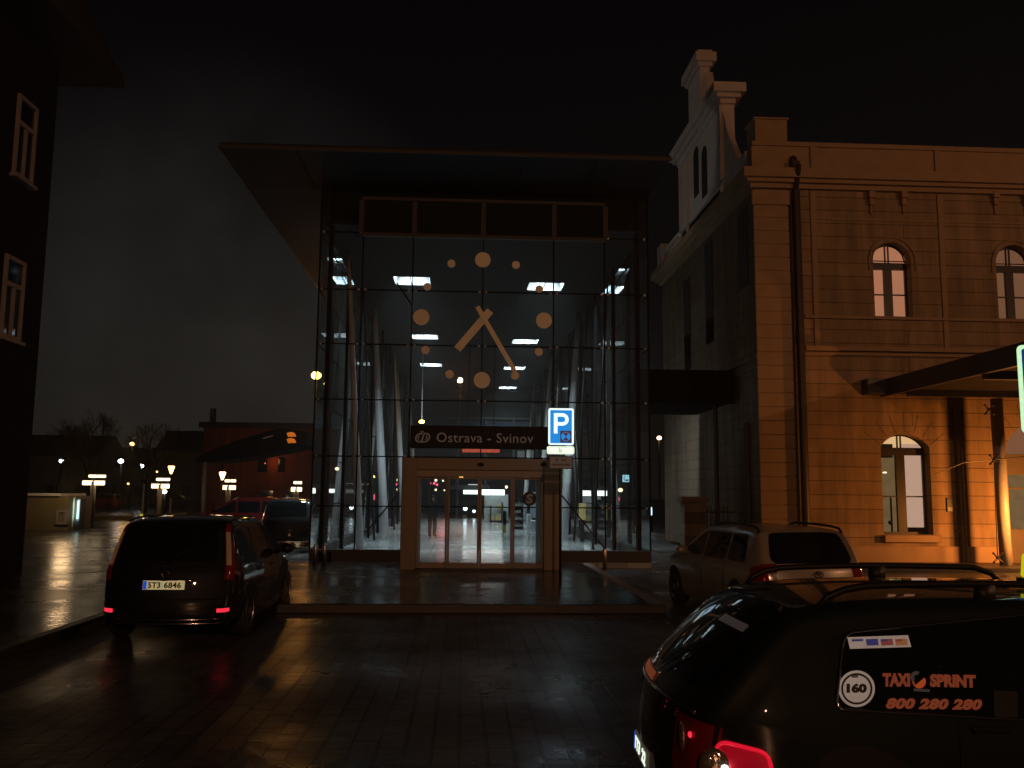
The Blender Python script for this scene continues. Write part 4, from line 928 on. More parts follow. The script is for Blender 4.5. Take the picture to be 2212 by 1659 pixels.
    def wheel(s, x, sd, r, detail):
        poly = [(x+(r+.07)*math.cos(2*math.pi*i/28), max(.17, r+(r+.07)*math.sin(2*math.pi*i/28))) for i in range(28)]
        s.side_patch(poly, 'wheel_arch', 'black_plastic', sd, .004)
        yo = sd*(s.W/2*.985+.012); yi = sd*(s.W/2*.985-.2)
        b = MB(); pr = [(r*.62, yo-sd*.005), (r*.68, yo), (r*.93, yo), (r, yo-sd*.03), (r, yi+sd*.03), (r*.9, yi)]
        b.lathe(pr, (x+s.shift(x, 1), 0, r), 32, 'Y'); w = b.build('wheel', 'tyre', s.root, local=True, smooth=True)
        if not detail: return
        b = MB(); c = (x+s.shift(x, 1), 0, r); b.lathe([(.05, yo-sd*.02), (.055, yo-sd*.004), (.03, yo)], c, 12, 'Y'); b.lathe([(r*.56, yo-sd*.03), (r*.64, yo+sd*.004), (r*.66, yo-sd*.01)], c, 32, 'Y')
        for k in range(5):
            a = 2*math.pi*k/5+.3; d = Vector((math.cos(a), 0, math.sin(a))); n = Vector((-d.z, 0, d.x)); cc = Vector((c[0], yo-sd*.012, r))
            p = [cc+d*.03+n*.03, cc+d*.03-n*.03, cc+d*r*.62-n*.045, cc+d*r*.62+n*.045]; b.prism(p, (0, -sd*.02, 0))
        b.build('rim', 'rim', w, local=True)
def round_poly(p, r, n=5):
    out = []; k = len(p)
    for i in range(k):
        a, c, e = Vector((*p[i-1], 0)), Vector((*p[i], 0)), Vector((*p[(i+1)%k], 0))
        rr = min(r, (a-c).length*.45, (e-c).length*.45); s0 = c+(a-c).normalized()*rr; s1 = c+(e-c).normalized()*rr
        for j in range(n+1): t = j/n; v = s0*(1-t)**2+c*2*t*(1-t)+s1*t*t; out.append((v.x, v.y))
    # subdivide long edges
    res = []
    for i in range(len(out)):
        a, c = out[i], out[(i+1)%len(out)]; m = max(1, int(math.hypot(c[0]-a[0], c[1]-a[1])/.15))
        for j in range(m): res.append((a[0]+(c[0]-a[0])*j/m, a[1]+(c[1]-a[1])*j/m))
    return res
def number_plate(car, y0, x, z, txt, w=.52, h=.11, mm='plate', tilt=0.0, ink='plate_ink', blue='plate_blue'):
    b = MB(); b.prism([Vector((x, y0+w/2, z)), Vector((x, y0-w/2, z)), Vector((x+tilt*h, y0-w/2, z+h)), Vector((x+tilt*h, y0+w/2, z+h))], (.012, 0, 0))
    p = b.build('number_plate', mm, car.root, local=True)
    up = Vector((tilt, 0, 1)).normalized()
    b = MB(); a = Vector((x-.003, y0+w/2-.003, z+.004)); b.quad(a, a+Vector((0, -.046, 0)), a+Vector((0, -.046, 0))+up*(h-.008), a+up*(h-.008)); b.build('country_band', blue, p, local=True)
    return p, up
def plate_text(car, p, up, txt, y, x, z, width, height, ink='plate_ink'):
    text_mb(txt, .1, (x, y, z), (0, -1, 0), up, .003, .0015, 0, width, height, 1.05).build('plate_lettering', ink, p, local=True)
M['paint_mpv'] = mat('dark_blue_car_paint', (0.006, 0.008, 0.011), 0.5, var=0.1, spec=0.12, coat=1.0)
M['paint_taxi'] = mat('dark_green_car_paint', (0.004, 0.0095, 0.0080), 0.5, var=0.1, spec=0.12, coat=1.0)
M['paint_beige'] = mat('champagne_car_paint', (0.29, 0.25, 0.19), 0.33, metal=0.2, var=0.08, coat=0.4)
M['paint_red'] = mat('dark_red_car_paint', (0.10, 0.006, 0.008), 0.5, var=0.1, spec=0.12, coat=1.0)
M['paint_black'] = mat('black_car_paint', (0.008, 0.008, 0.009), 0.5, var=0.1, spec=0.12, coat=1.0)
MPVP = [(.10, .24), (.02, .34), (0, .50), (.02, .68), (.05, .84), (.09, .96), (.22, 1.25), (.33, 1.45), (.50, 1.55), (.95, 1.60), (1.8, 1.60), (2.35, 1.53), (2.9, 1.24), (3.35, 1.03), (3.9, .93), (4.22, .78), (4.33, .56), (4.33, .36), (4.25, .22)]
EST = [(.10, .24), (.02, .32), (0, .45), (0, .62), (.03, .80), (.08, .93), (.25, 1.20), (.38, 1.37), (.50, 1.44), (1.0, 1.48), (1.9, 1.49), (2.45, 1.44), (3.0, 1.17), (3.4, .99), (4.0, .90), (4.40, .76), (4.53, .56), (4.53, .36), (4.45, .22)]
def greenhouse(c, x0, x1, zb, zt, slope0, slope1, cuts, m='carglass'):
    # side windows between belt and roof, split at the pillars
    def xl(z): return x0+(z-zb)/(zt-zb)*slope0
    def xr(z): return x1-(z-zb)/(zt-zb)*slope1
    edges = [None]+list(cuts)+[None]
    for sd in (-1, 1):
        for i in range(len(edges)-1):
            a, e = edges[i], edges[i+1]
            lb_, lt = (xl(zb), xl(zt)) if a is None else (a+.04, a+.04); rb_, rt = (xr(zb), xr(zt)) if e is None else (e-.04, e-.04)
            c.side_patch(round_poly([(lb_, zb), (rb_, zb), (rt, zt), (lt, zt)], .05), 'side_window', m, sd)
def common(c, mirror_x, belt, hx):
    for sd in (-1, 1):
        y = sd*(c.W/2+.02); b = MB(); b.sphere((mirror_x, y+sd*.09, belt+.06), .1, 12, 8, (.7, 1.1, .8)); b.tube([(mirror_x+.03, sd*(c.W/2-.06), belt+.0), (mirror_x+.02, y+sd*.05, belt+.03)], .025, 6); b.build('wing_mirror', c.paint, c.root, local=True, smooth=True)
        for x in hx:
            p = c.side(x, belt-.14, sd, .025); b = MB(); b.box(p.x-.1, p.x+.1, p.y-.012, p.y+.012, p.z-.014, p.z+.014); b.build('door_handle', c.paint, c.root, local=True, bevel=.008)
        p = MB()
        q0, q1 = (sd*.45, sd*.88) if sd > 0 else (-.88, -.45)
        n = len(c.prof)-1
        c.skin_patch(n-22, n-15, q0, q1, 'headlight', 'reverse', .006, 8, 8, .2)
    # door seams
    for sd in (-1, 1):
        b = MB()
        for x in hx:
            for xx in (x-.16,): b.tube([c.side(xx, z, sd, .001) for z in (.28, .45, .6, .75, belt-.02)], .006, 4)
        b.build('door_seam', 'black_plastic', c.root, local=True)
# --- dark people carrier, left
mp = Car('people_carrier', 'dark people carrier seen from behind with plate 5T3 6846 and glowing bumper reflectors', (P(353, 1263, 11.75).x, 11.75, 0), math.pi/2, 4.33, 1.80, 1.60, MPVP, .98, 'paint_mpv', None, True, (.88, 3.55), .33)
greenhouse(mp, .42, 3.15, 1.0, 1.44, .16, .82, (1.25, 2.2))
common(mp, 2.75, 1.0, (1.45, 2.35))
mp.skin_patch(32, 45, -.76, .76, 'rear_window', 'carglass', .006, 12, 16, .10, None, .04)
mp.skin_patch(74, 62, -.8, .8, 'windscreen', 'carglass', .006)
for sd in (-1, 1):
    b = MB()
    rows = []
    for u in range(13):
        i = 23+24*u/12; rows.append([mp.skin(i, sd*(.87+.12*v/6*(1 if u < 8 else .7)), .012) for v in range(7)])
    b.rows(rows); tl = b.build('tail_light', 'red_lens', mp.root, local=True, smooth=True)
    b = MB(); b.rows([[mp.skin(31+10*u/6, sd*(.885+.07*v/4), .016) for v in range(5)] for u in range(7)]); b.build('clear_lens', 'amber_lens', tl, local=True, smooth=True)
    b = MB(); b.rows([[mp.skin(8.6+1.7*u/4, sd*(.81+.17*v/5), .012) for v in range(6)] for u in range(5)]); b.build('bumper_reflector', 'red_lit', mp.root, local=True, smooth=True)
b = MB()
for i in (5.0, 2.0): b.tube([mp.skin(i, q, .004) for q in [-.85+.17*k for k in range(11)]], .012, 6)
b.build('bumper_strip', 'chrome', mp.root, local=True, smooth=True)
b = MB(); b.tube([mp.skin(22.6, q, .012) for q in (-.42, -.2, 0, .2, .42)], .020, 8); b.build('tailgate_handle', 'chrome', mp.root, local=True, smooth=True)
b = MB(); b.tube([mp.skin(31, .05, .02), mp.skin(33.5, -.2, .03), mp.skin(35, -.5, .022)], [.014, .009, .006], 6); b.sphere(mp.skin(30.6, .05, .01), .03, 8, 6); b.build('rear_wiper', 'black_plastic', mp.root, local=True, smooth=True)
b = MB(); b.tube([mp.skin(27, 0, .01)+Vector((-.004, .045*math.cos(2*math.pi*k/20), .045*math.sin(2*math.pi*k/20))) for k in range(20)], .007, 6, True); b.build('badge', 'chrome', mp.root, local=True, smooth=True)
b = MB(); b.tube([mp.skin(14.5, -.93+.116*k, .002) for k in range(17)], .006, 4); b.build('bumper_seam', 'black_plastic', mp.root, local=True)
pz = .70; pxx = mp.skin(17, 0).x-.016
p, up = number_plate(mp, .0, pxx, pz, '', .52, .11, 'plate', .12)
plate_text(mp, p, up, '5T3', .26-.065, pxx-.002+.12*.02, pz+.018, .155, .075); plate_text(mp, p, up, '6846', -.005, pxx-.002+.12*.02, pz+.018, .215, .075)
b = MB()
for zz, mm in ((.042, 0), (.078, 0)): 
    pts = [Vector((pxx-.004+.12*zz, .018+.016*math.cos(2*math.pi*k/12), pz+zz-.005+.014*math.sin(2*math.pi*k/12))) for k in range(12)]; b.poly(pts)
b.build('inspection_stamps', 'sign_grey', p, local=True)
b = MB(); b.tube([mp.skin(64, 0, .01), mp.skin(64, 0, .01)+Vector((-.12, 0, .22))], .008, 6); b.build('aerial', 'black_plastic', mp.root, local=True)
for sd in (-1, 1): b = MB(); b.tube([mp.skin(48+3*k, sd*.93, .03) for k in range(5)], .016, 6); b.build('roof_rail', 'black_plastic', mp.root, local=True, smooth=True)
# --- beige estate, right
be = Car('estate_car', 'beige estate car with roof rails parked facing the old station forecourt', (P(1770, 1235, 12.9).x, 12.9, 0), math.pi/2+math.radians(7), 4.53, 1.84, 1.49, EST, .93, 'paint_beige', None, True, (.86, 3.52), .31)
greenhouse(be, .55, 3.2, .95, 1.36, .17, .86, (1.3, 2.25)); common(be, 2.8, .95, (1.5, 2.4))
be.skin_patch(31, 44.5, -.80, .80, 'rear_window', 'carglass', .006, 12, 16, .12, None, .07)
be.skin_patch(74, 62, -.8, .8, 'windscreen', 'carglass', .006)
for sd in (-1, 1):
    b = MB(); b.rows([[be.skin(15+16*u/8, sd*(.76+.24*v/7-.05*(u/8)*(1-v/7)), .012) for v in range(8)] for u in range(9)])
    tl = b.build('tail_light', 'red_lens', be.root, local=True, smooth=True)
    be.side_patch(round_poly([(.02, .66), (.26, .70), (.30, .90), (.10, .93)], .04), 'tail_light_wrap', 'red_lens', sd, .008, tl)
    b = MB(); p = be.skin(20, sd*.86, .02); b.sphere(p, .02, 8, 6, (.5, 1, 1.4)); p = be.skin(22, sd*.94, .02); b.sphere(p, .018, 8, 6, (.5, 1, 1.6)); b.build('lamp_reflector', 'red_lit' if sd < 0 else 'red_glow', tl, local=True, smooth=True)
    b = MB(); b.tube([be.skin(46+2.4*k, sd*.90, .05 if 0 < k < 7 else .0) for k in range(8)], .020, 6); b.build('roof_rail', 'black_plastic', be.root, local=True, smooth=True)
b = MB()
e = be.skin(24.5, 0, .015); 
def ell(rx, rz, cz): return [e+Vector((-.004, rx*math.cos(2*math.pi*k/24), cz+rz*math.sin(2*math.pi*k/24))) for k in range(24)]
b.tube(ell(.070, .046, 0), .007, 6, True); b.tube(ell(.022, .042, 0), .005, 6, True); b.tube(ell(.048, .018, .022), .005, 6, True); b.build('badge', 'steel_dark', be.root, local=True, smooth=True)
b = MB(); b.tube([be.skin(21.5, q, .014) for q in (-.44, -.2, 0, .2, .44)], .020, 8); b.build('tailgate_handle', 'chrome', be.root, local=True, smooth=True)
pxx = be.skin(17, 0).x-.014; p, up = number_plate(be, 0, pxx, .62, '', .52, .11, 'plate', .08)
b = MB(); b.tube([be.skin(8, q, .006) for q in (-.8, -.4, 0, .4, .8)], .02, 6); b.build('bumper_strip', 'black_plastic', be.root, local=True, smooth=True)
# --- taxi, foreground right
TY = 4.52; TX = P(1400, 1455, 5.35).x
tx = Car('taxi', 'dark taxi estate with roof rails and orange lettering on its side window', (TX-.02, TY+.90, 0), math.radians(-3), 4.72, 1.80, 1.44, [(.10, .24), (.02, .32), (0, .45), (0, .61), (.03, .79), (.09, .92), (.36, 1.17), (.56, 1.32), (.74, 1.385), (1.2, 1.43), (2.0, 1.44), (2.55, 1.40), (3.12, 1.15), (3.54, .98), (4.16, .89), (4.58, .75), (4.71, .55), (4.71, .36), (4.63, .22)], .93, 'paint_taxi', None, True, (.92, 3.66), .33)
TM = PM[tx.root.name].inverted()
def tloc(px, py, dy=0.0):
    # local side coordinates (x, z) of a photograph point on the near side of the car
    Y = TY+.03
    for _ in range(4):
        v = P(px, py, Y); l = TM @ v; Y += (tx.side(l.x-tx.shift(l.x, 1), l.z, -1).y-l.y)*1.0
    l = TM @ P(px, py, Y); return (l.x-tx.shift(l.x, 1), l.z)
w4 = [tloc(*p) for p in ((1803, 1531), (2240, 1556), (2240, 1325), (1823, 1366))]
wp = round_poly(w4, .06, 8)
win = tx.side_patch(wp, 'side_window', 'carglass', -1, .004)
b = MB(); b.tube([tx.side(x, z, -1, .006) for x, z in wp], .009, 6, True); b.build('window_trim', 'chrome', win, local=True, smooth=True)
xe = w4[1][0]+.10; ze0, ze1 = w4[1][1], w4[2][1]
for poly in ([(xe, ze0), (xe+.95, ze0-.01), (xe+.95, ze1+.02), (xe, ze1)], [(xe+1.03, ze0-.01), (xe+1.95, ze0-.02), (xe+1.1, ze1+.03), (xe+1.03, ze1+.02)]):
    tx.side_patch(round_poly(poly, .05), 'side_window', 'carglass', -1, .004)
for poly in ([(.70, .90), (1.5, .90), (1.5, 1.34), (.80, 1.30)], [(1.58, .9), (2.5, .9), (2.5, 1.35), (1.58, 1.34)], [(2.58, .9), (3.4, .9), (2.7, 1.35), (2.58, 1.35)]): tx.side_patch(round_poly(poly, .05), 'side_window', 'carglass', 1, .004)
tx.skin_patch(31, 45.5, -.84, .84, 'rear_window', 'carglass', .006, 14, 20, .10, None, .05)
tx.skin_patch(74, 62, -.8, .8, 'windscreen', 'carglass', .006); common(tx, 2.95, .95, (1.6, 2.55))
# roof rails
for sd in (-1, 1):
    pts = []
    i0, i1 = (48.4 if sd > 0 else 49.5), 66
    for k in range(15): u = k/14; h = .075*min(1, u/.18, (1-u)/.12)**.8 if 0 < u < 1 else -.02; pts.append(tx.skin(i0+(i1-i0)*u, sd*.86, h))
    b = MB(); b.tube(pts, [.016]+[.019]*13+[.016], 8); m_ = tx.skin(i0+(i1-i0)*.52, sd*.86, 0); b.box(m_.x-.05, m_.x+.05, m_.y-.02, m_.y+.02, m_.z-.03, m_.z+.07); b.build('roof_rail', 'black_plastic', tx.root, local=True, smooth=True)
b = MB(); a = tx.skin(44.5, -.80, .01); b.sphere(a, .022, 10, 8, (1, 1, 1.3)); b.build('washer_nozzle', 'black_plastic', tx.root, local=True, smooth=True)
# lettering on the window: local frame from photograph points
def tpt(px, py, off=.010):
    x, z = tloc(px, py); v = tx.side(x, z, -1, off); return v
def ttext(body, pa, pb, hpx, m, bold, shear=0.0, spacing=1.0, parent=None):
    a, c = tpt(*pa), tpt(*pb); d = tpt(pa[0], pa[1]-hpx)
    b = text_mb(body, .1, a, c-a, d-a, bold, .0005, shear, (c-a).length, (d-a).length, spacing); return b.build('lettering', m, parent or win, local=True)
ttext('TAXI', (1905, 1482), (1964, 1482.5), 29, 'stk_orange', .006)
ttext('SPRINT', (2007, 1483), (2106, 1485), 28, 'stk_orange', .006)
ttext('800 280 280', (1912, 1530), (2120, 1533), 23.5, 'stk_orange', .006, .25, 1.08)
def tdisc(px, py, r, m, off, name, a0=0, a1=360, rin=0, parent=None):
    n = 40; b = MB(); o = []; ii = []
    for k in range(n+1):
        a = math.radians(a0+(a1-a0)*k/n); o.append(tpt(px+r*math.cos(a), py-r*math.sin(a), off)); ii.append(tpt(px+rin*math.cos(a), py-rin*math.sin(a), off))
    b.rows([o, ii]); return b.build(name, m, parent or win, local=True)
ng = tdisc(1849, 1487, 39.5, 'stk_white', .008, 'number_sticker')
tdisc(1849, 1487, 34, 'stk_black', .010, 'sticker_ring', 0, 360, 29.5, ng)
ttext('160', (1827, 1496), (1871, 1496), 21, 'stk_black', .007, 0, 1.0, ng)
b = MB(); b.quad(tpt(1838, 1463), tpt(1852, 1463), tpt(1852, 1457), tpt(1838, 1457)); b.build('small_mark', 'stk_grey', ng, local=True)
tdisc(1984, 1472, 14, 'stk_orange_hot', .010, 'emblem', -140, 40); tdisc(1978, 1462, 13, 'stk_grey', .009, 'emblem', 60, 230, 5); tdisc(1984, 1470, 15.5, 'stk_orange', .009, 'emblem', 180, 330, 11)
b = MB(); b.quad(tpt(1972, 1492), tpt(2006, 1494), tpt(2006, 1488), tpt(1972, 1486)); b.build('emblem_caption', 'stk_grey', win, local=True)
cs = MB(); cs.quad(tpt(1835, 1401, .008), tpt(1967, 1397, .008), tpt(1960, 1371.5, .008), tpt(1829, 1376, .008)); cs = cs.build('card_sticker', 'stk_white', win, local=True)
for k, (mm, m2) in enumerate((('stk_grey', 'stk_navy'), ('stk_navy', 'stk_navy'), ('stk_red', 'stk_navy'), ('stk_brown', 'stk_red'))):
    x0 = 1838+31.5*k; b = MB(); b.quad(tpt(x0+1, 1394, .010), tpt(x0+27, 1393, .010), tpt(x0+25, 1379, .010), tpt(x0-1, 1380, .010)); b.build('card_mark', mm if k else 'stk_white', cs, local=True)
    b = MB(); b.quad(tpt(x0, 1385, .012), tpt(x0+15 if k > 1 else x0+25, 1384, .012), tpt(x0+14 if k > 1 else x0+25, 1379.5, .012), tpt(x0-1, 1380, .012)); b.build('card_mark', m2, cs, local=True)
b = MB(); b.quad(tpt(2146, 1550), tpt(2196, 1553), tpt(2196, 1493), tpt(2144, 1490)); b.build('dark_notice', 'black_plastic', win, local=True)
# rear window strips of lettering
b = MB(); b.rows([[tx.skin(37.8+1.3*u, -.2-.5*v/8, .010) for v in range(9)] for u in (0, 1)]); b.build('tinted_strip', 'stk_grey', tx.root, local=True)
b = MB(); b.rows([[tx.skin(27.8+1.7*u, .72-.80*v/10, .010) for v in range(11)] for u in (0, 1)]); b.build('lettering_strip', 'stk_orange', tx.root, local=True)
b = MB(); b.tube([tx.skin(27, .9-1.8*v/16, .012) for v in range(17)], .012, 6); b.build('tailgate_trim', 'chrome', tx.root, local=True, smooth=True)
# tail lights
for sd in (-1, 1):
    b = MB(); b.rows([[tx.skin(12.5+12.5*u/10, sd*(.70+.30*v/10), .012) for v in range(11)] for u in range(11)]); tl = b.build('tail_light', 'red_lens', tx.root, local=True, smooth=True)
    poly = round_poly([(.03, .40), (.41, .42), (.40, .69), (.10, .73)], .07)
    wpch = tx.side_patch(poly, 'tail_light_wrap', 'red_glow', sd, .012, tl)
    b = MB(); pp_ = [tx.side(x, z, sd, .016) for x, z in poly]; b.tube(pp_, .010, 6, True); b.build('lens_rim', 'red_rim', wpch, local=True, smooth=True)
    o = tx.side(.10, .60, sd, .0); b = MB(); b.sphere(o, .10, 20, 12, (.95, .45, 1)); b.build('reversing_lens', 'reverse', tl, local=True, smooth=True)
    b = MB(); b.sphere(o+Vector((.03, sd*.045, .0)), .019, 8, 6); b.build('lens_glint', 'flash_glint', tl, local=True, smooth=True)  # flash reflection on the lens, put in as a small glowing bead
    o = tx.skin(21, sd*.80, .01); b = MB(); b.sphere(o, .05, 12, 8, (.4, .9, 1.6)); b.build('indicator_lens', 'reverse', tl, local=True, smooth=True)
    b = MB(); o = tx.skin(22, sd*.90, .02); b.sphere(o, .02, 8, 6, (.5, 1, .8)); b.build('lamp_reflector', 'red_lit', tl, local=True, smooth=True)
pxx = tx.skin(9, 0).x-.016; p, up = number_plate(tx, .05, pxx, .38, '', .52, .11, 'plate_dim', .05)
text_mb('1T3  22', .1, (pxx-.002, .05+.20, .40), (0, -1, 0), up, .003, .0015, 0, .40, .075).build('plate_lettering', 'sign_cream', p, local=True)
# yellow roof sign of the taxi
a = TM @ P(2209, 1248, TY+.6); rs = thing('taxi_roof_sign', 'yellow taxi roof sign cut by the right edge, on the dark taxi', 'roof sign', PM[tx.root.name] @ a)
b = MB(); b.prism([Vector((a.x, a.y-.1, a.z)), Vector((a.x+.55, a.y-.1, a.z)), Vector((a.x+.50, a.y-.06, a.z+.14)), Vector((a.x+.04, a.y-.06, a.z+.14))], (0, .14, 0))
b.v = [PM[tx.root.name] @ v for v in b.v]; b.build('lamp_box', 'yellow_sign', rs, bevel=.02)
b = MB(); b.box(a.x-.01, a.x+.56, a.y-.11, a.y+.05, a.z-.03, a.z-.002); b.v = [PM[tx.root.name] @ v for v in b.v]; b.build('base', 'black_plastic', rs)
# --- parked cars further off
def far_car(name, label, px, py, Y, rz, paint, L=4.3, sc=1.0, H=None):
    p = G(px, py, PZ) if Y is None else Vector((P(px, py, Y).x, Y, PZ))
    c = Car(name, label, (p.x, p.y, PZ), rz, 4.33, 1.76, 1.60 if H is None else H, MPVP if H is None else EST, .97, paint, 'cars parked beyond the square', False)
    greenhouse(c, .5, 3.15, 1.0, 1.42, .16, .82, (1.3, 2.2)); c.skin_patch(32, 45, -.76, .76, 'rear_window', 'carglass'); c.skin_patch(74, 62, -.8, .8, 'windscreen', 'carglass')
    for sd in (-1, 1):
        b = MB(); b.rows([[c.skin(23+10*u/5, sd*(.85+.13*v/4), .012) for v in range(5)] for u in range(6)]); b.build('tail_light', 'red_lens', c.root, local=True)
    return c
far_car('red_car', 'dark red car parked behind the people carrier beside a twin lamp', 640, 1150, 36, math.radians(185), 'paint_red')
far_car('red_car', 'dark red car far across the square under the paired street lamps', 262, 1132, 82, math.radians(178), 'paint_red', H=1.49)
far_car('black_car', 'black car between the people carrier and the hall corner', 618, 1180, 29, math.radians(95), 'paint_black')
far_car('black_car', 'black car far across the square beside the second twin lamp', 330, 1130, 84, math.radians(8), 'paint_black')
HAZE = 0.0009
# ------------------------------------------------------------------ square lamps, far lights and buildings on the left
def twin_lamp(px, ybase, yhead, wpx, Y, label, upper):
    bs = P(px-4, ybase, Y); hd = P(px+2, yhead, Y); t = thing('street_lamp', label, 'street lamp', (bs.x, Y, PZ), 0, 'twin armed lamps on the square')
    s = Y/FPX
    b = MB(); b.tube([(bs.x, Y, PZ), (bs.x, Y, hd.z-.02)], 5.2*s, 10); b.build('pole', 'tan_post', t, smooth=True)
    hw = wpx*s/2
    for dx, dy in ((-1, 0), (1, 0), (-1, .4), (1, .4)):
        k_ = .75 if dy else 1.0; cx_ = bs.x+dx*hw*.56*k_; y = Y+dy; z = hd.z+(12.5*s if dy else 0)
        b = MB(); b.box(bs.x+dx*.02, bs.x+dx*hw*1.0*k_, y-.22, y+.22, z+.012, z+.07); h = b.build('lamp_head', 'post', t, bevel=.01)
        b = MB(); b.box(cx_-hw*.40*k_, cx_+hw*.40*k_, y-.18, y+.18, z-8.5*s*(.6 if dy else 1.0), z+.011); b.build('lamp_glass', 'lamp_warm', h, bevel=.03)
    b = MB(); b.box(bs.x-.03, bs.x+.03, Y, Y+.4, hd.z+.03, hd.z+.07); b.build('arm', 'post', t)
    light('POINT', (bs.x+(1.5 if Y < 50 else 0), Y-(6.5 if Y < 50 else 2.6), hd.z-.1), 62 if Y < 55 else 16, (1, .64, .32), .35, 'square_lamp_light')
twin_lamp(200, 1137, 1039, 43, 46, 'twin headed lamp nearest the kiosk, leftmost of four', 1)
twin_lamp(346, 1131, 1046, 35, 52, 'twin headed lamp behind the roof of the people carrier, second of four', 1)
twin_lamp(494, 1128, 1049, 29, 60, 'twin headed lamp in front of the red brick building, third of four', 0)
twin_lamp(641, 1145, 1053, 22, 62, 'smallest twin headed lamp beside the red car, nearest the hall', 0)
for px, py, r, mm, Y, lb in ((133, 996, 4.4, 'lamp_white', 90, 'violet white floodlight low over the kiosk'), (261, 996, 5.2, 'lamp_white', 90, 'brightest greenish white floodlight over the square'), (305.5, 1006.5, 4.4, 'lamp_white', 95, 'white floodlight between the two larger twin lamps'),
                             (285.5, 959, 4.6, 'lamp_orange', 85, 'orange street light among the bare twigs'), (355, 1062, 5, 'lamp_white', 64, 'blue white lamp just below the second twin lamp'), (339, 1019, 1.8, 'lamp_orange', 90, 'tiny orange light left of the hanging lantern'),
                             (277, 1045, 2.0, 'lamp_orange', 90, 'small orange light low between the twin lamps'), (683.5, 811, 10, 'lamp_yellow', 46, 'big glaring yellow street light at the hall glass edge'), (704, 829, 4.6, 'lamp_orange', 50, 'smaller amber light below the big yellow street light'),
                             (728, 1012.5, 4.2, 'lamp_peach', 66, 'pink orange light behind the left hall glass'), (1340, 1058.5, 5.0, 'lamp_peach', 70, 'peach light below the pale box sign'), (1424, 946, 4.8, 'lamp_peach', 62, 'orange lamp between the hall and the old station'),
                             (573, 1001, 1.6, 'lamp_red', 66, 'tiny pink light on the red brick building'), (684, 862, 2.6, 'lamp_peach', 47, 'small amber light at the second glass joint'), (766, 1024, 2.8, 'lamp_warm', 60, 'upright pale light behind the hall columns'), (796, 1046, 1.7, 'lamp_orange', 60, 'tiny amber light behind the left hall columns')):
    p = P(px, py, Y); s = r*Y/FPX; t = thing('street_light', lb, 'street light', (p.x, Y, PZ), 0, 'distant street lights')
    b = MB(); b.sphere(p, s, 12, 8, (1.1, 1, .85)); b.build('lamp_globe', mm, t, smooth=True)
    b = MB(); b.tube([(p.x, Y+.1, PZ), (p.x, Y+.1, p.z-s*.8)], [.07, .045], 6); b.lathe([(s*.9, 0), (s*.6, .06), (.03, .1)], (p.x, Y, p.z+s*.85), 12); b.build('pole', 'steel_dark', t, smooth=True)
for px, py, Y, mm, lb, r in ((370, 1014, 80, 'lamp_orange', 'orange lantern on a tall pole right of the second twin lamp', 7.5), (480.5, 1027, 58, 'lamp_peach', 'glowing lantern in front of the lit brick wall', 7.5)):
    p = P(px, py, Y); s = r*Y/FPX; t = thing('lantern', lb, 'lantern', (p.x, Y, PZ))
    b = MB(); b.lathe([(s*.25, -s*1.25), (s*.95, s*.75), (s*.8, s*.95)], p, 12); b.build('lantern_glass', mm, t)
    b = MB(); b.tube([(p.x, Y, PZ), (p.x, Y, p.z-s*1.26)], .06, 6); b.lathe([(s*1.05, s*.96), (s*.2, s*1.4)], p, 12); b.tube([(p.x-s, Y, p.z-s*1.5), (p.x+s*.2, Y, p.z-s*1.4)], .04, 6); b.build('pole', 'steel_dark', t)
p = P(480, 1020, 58); light('POINT', (p.x+1.6, 65.35, p.z+1.0), 15, (1, .36, .10), .3, 'brick_wall_lantern_light')
# tall pole with canopy roof
p = P(439, 1122, 44); t = thing('stop_canopy', 'dark sloping stop roof on a tall thin pole in front of the red brick building', 'stop canopy', (p.x, 44, PZ))
tp = P(444, 999, 44); b = MB(); b.tube([(p.x, 44, PZ), (tp.x, 44, tp.z)], .085, 10); b.build('pole', 'post', t, smooth=True)
pts = [P(*q_, 44) for q_ in ((418, 996), (440, 978), (520, 948), (600, 925), (664, 932), (664, 962), (600, 975), (520, 990), (446, 999))]
b = MB(); b.prism(pts, (0, 3.0, 0)); b.build('roof', 'dark_wall', t, bevel=.03)
b = MB(); a, c = P(568, 948, 43.96), P(590, 942, 43.96); b.prism([a, c, c+Vector((0, 0, .05)), a+Vector((0, 0, .06))], (0, .03, 0)); b.build('roof_glint_strip', 'lamp_warm' if False else 'sign_dull', t)  # pale reflection on the roof, put in as a dim glowing strip
# red brick building with tower
t = thing('brick_building', 'red brick building glowing behind the lantern with a pale chimney', 'building', P(560, 1120, 66))
BYB = 66
x0, x1 = P(432, 1100, BYB).x, P(668, 1100, BYB).x; zt = P(560, 925, BYB).z
b = MB(); b.box(x0, x1+2, BYB, BYB+12, PZ, zt); b.build('walls', 'brick', t)
b = MB(); b.box(x0-.3, x1+2.2, BYB-.3, BYB+12, zt, zt+.4); b.build('roof', 'slate', t)
a, c = P(450, 960, BYB+2), P(463, 882, BYB+2); b = MB(); b.box(a.x, c.x, BYB+2, BYB+2.6, zt+.4, c.z); b.build('chimney', 'stone_far', t)
for px0, py0, px1, py1 in ((478, 990, 484, 1030), (556, 990, 578, 1020), (600, 988, 616, 1020), (560, 1060, 590, 1080), (618, 1060, 640, 1100)):
    a, c = P(px0, py1, BYB), P(px1, py0, BYB); b = MB(); b.box(a.x, c.x, BYB-.04, BYB-.003, a.z, c.z); b.build('window', 'nightglass', t)
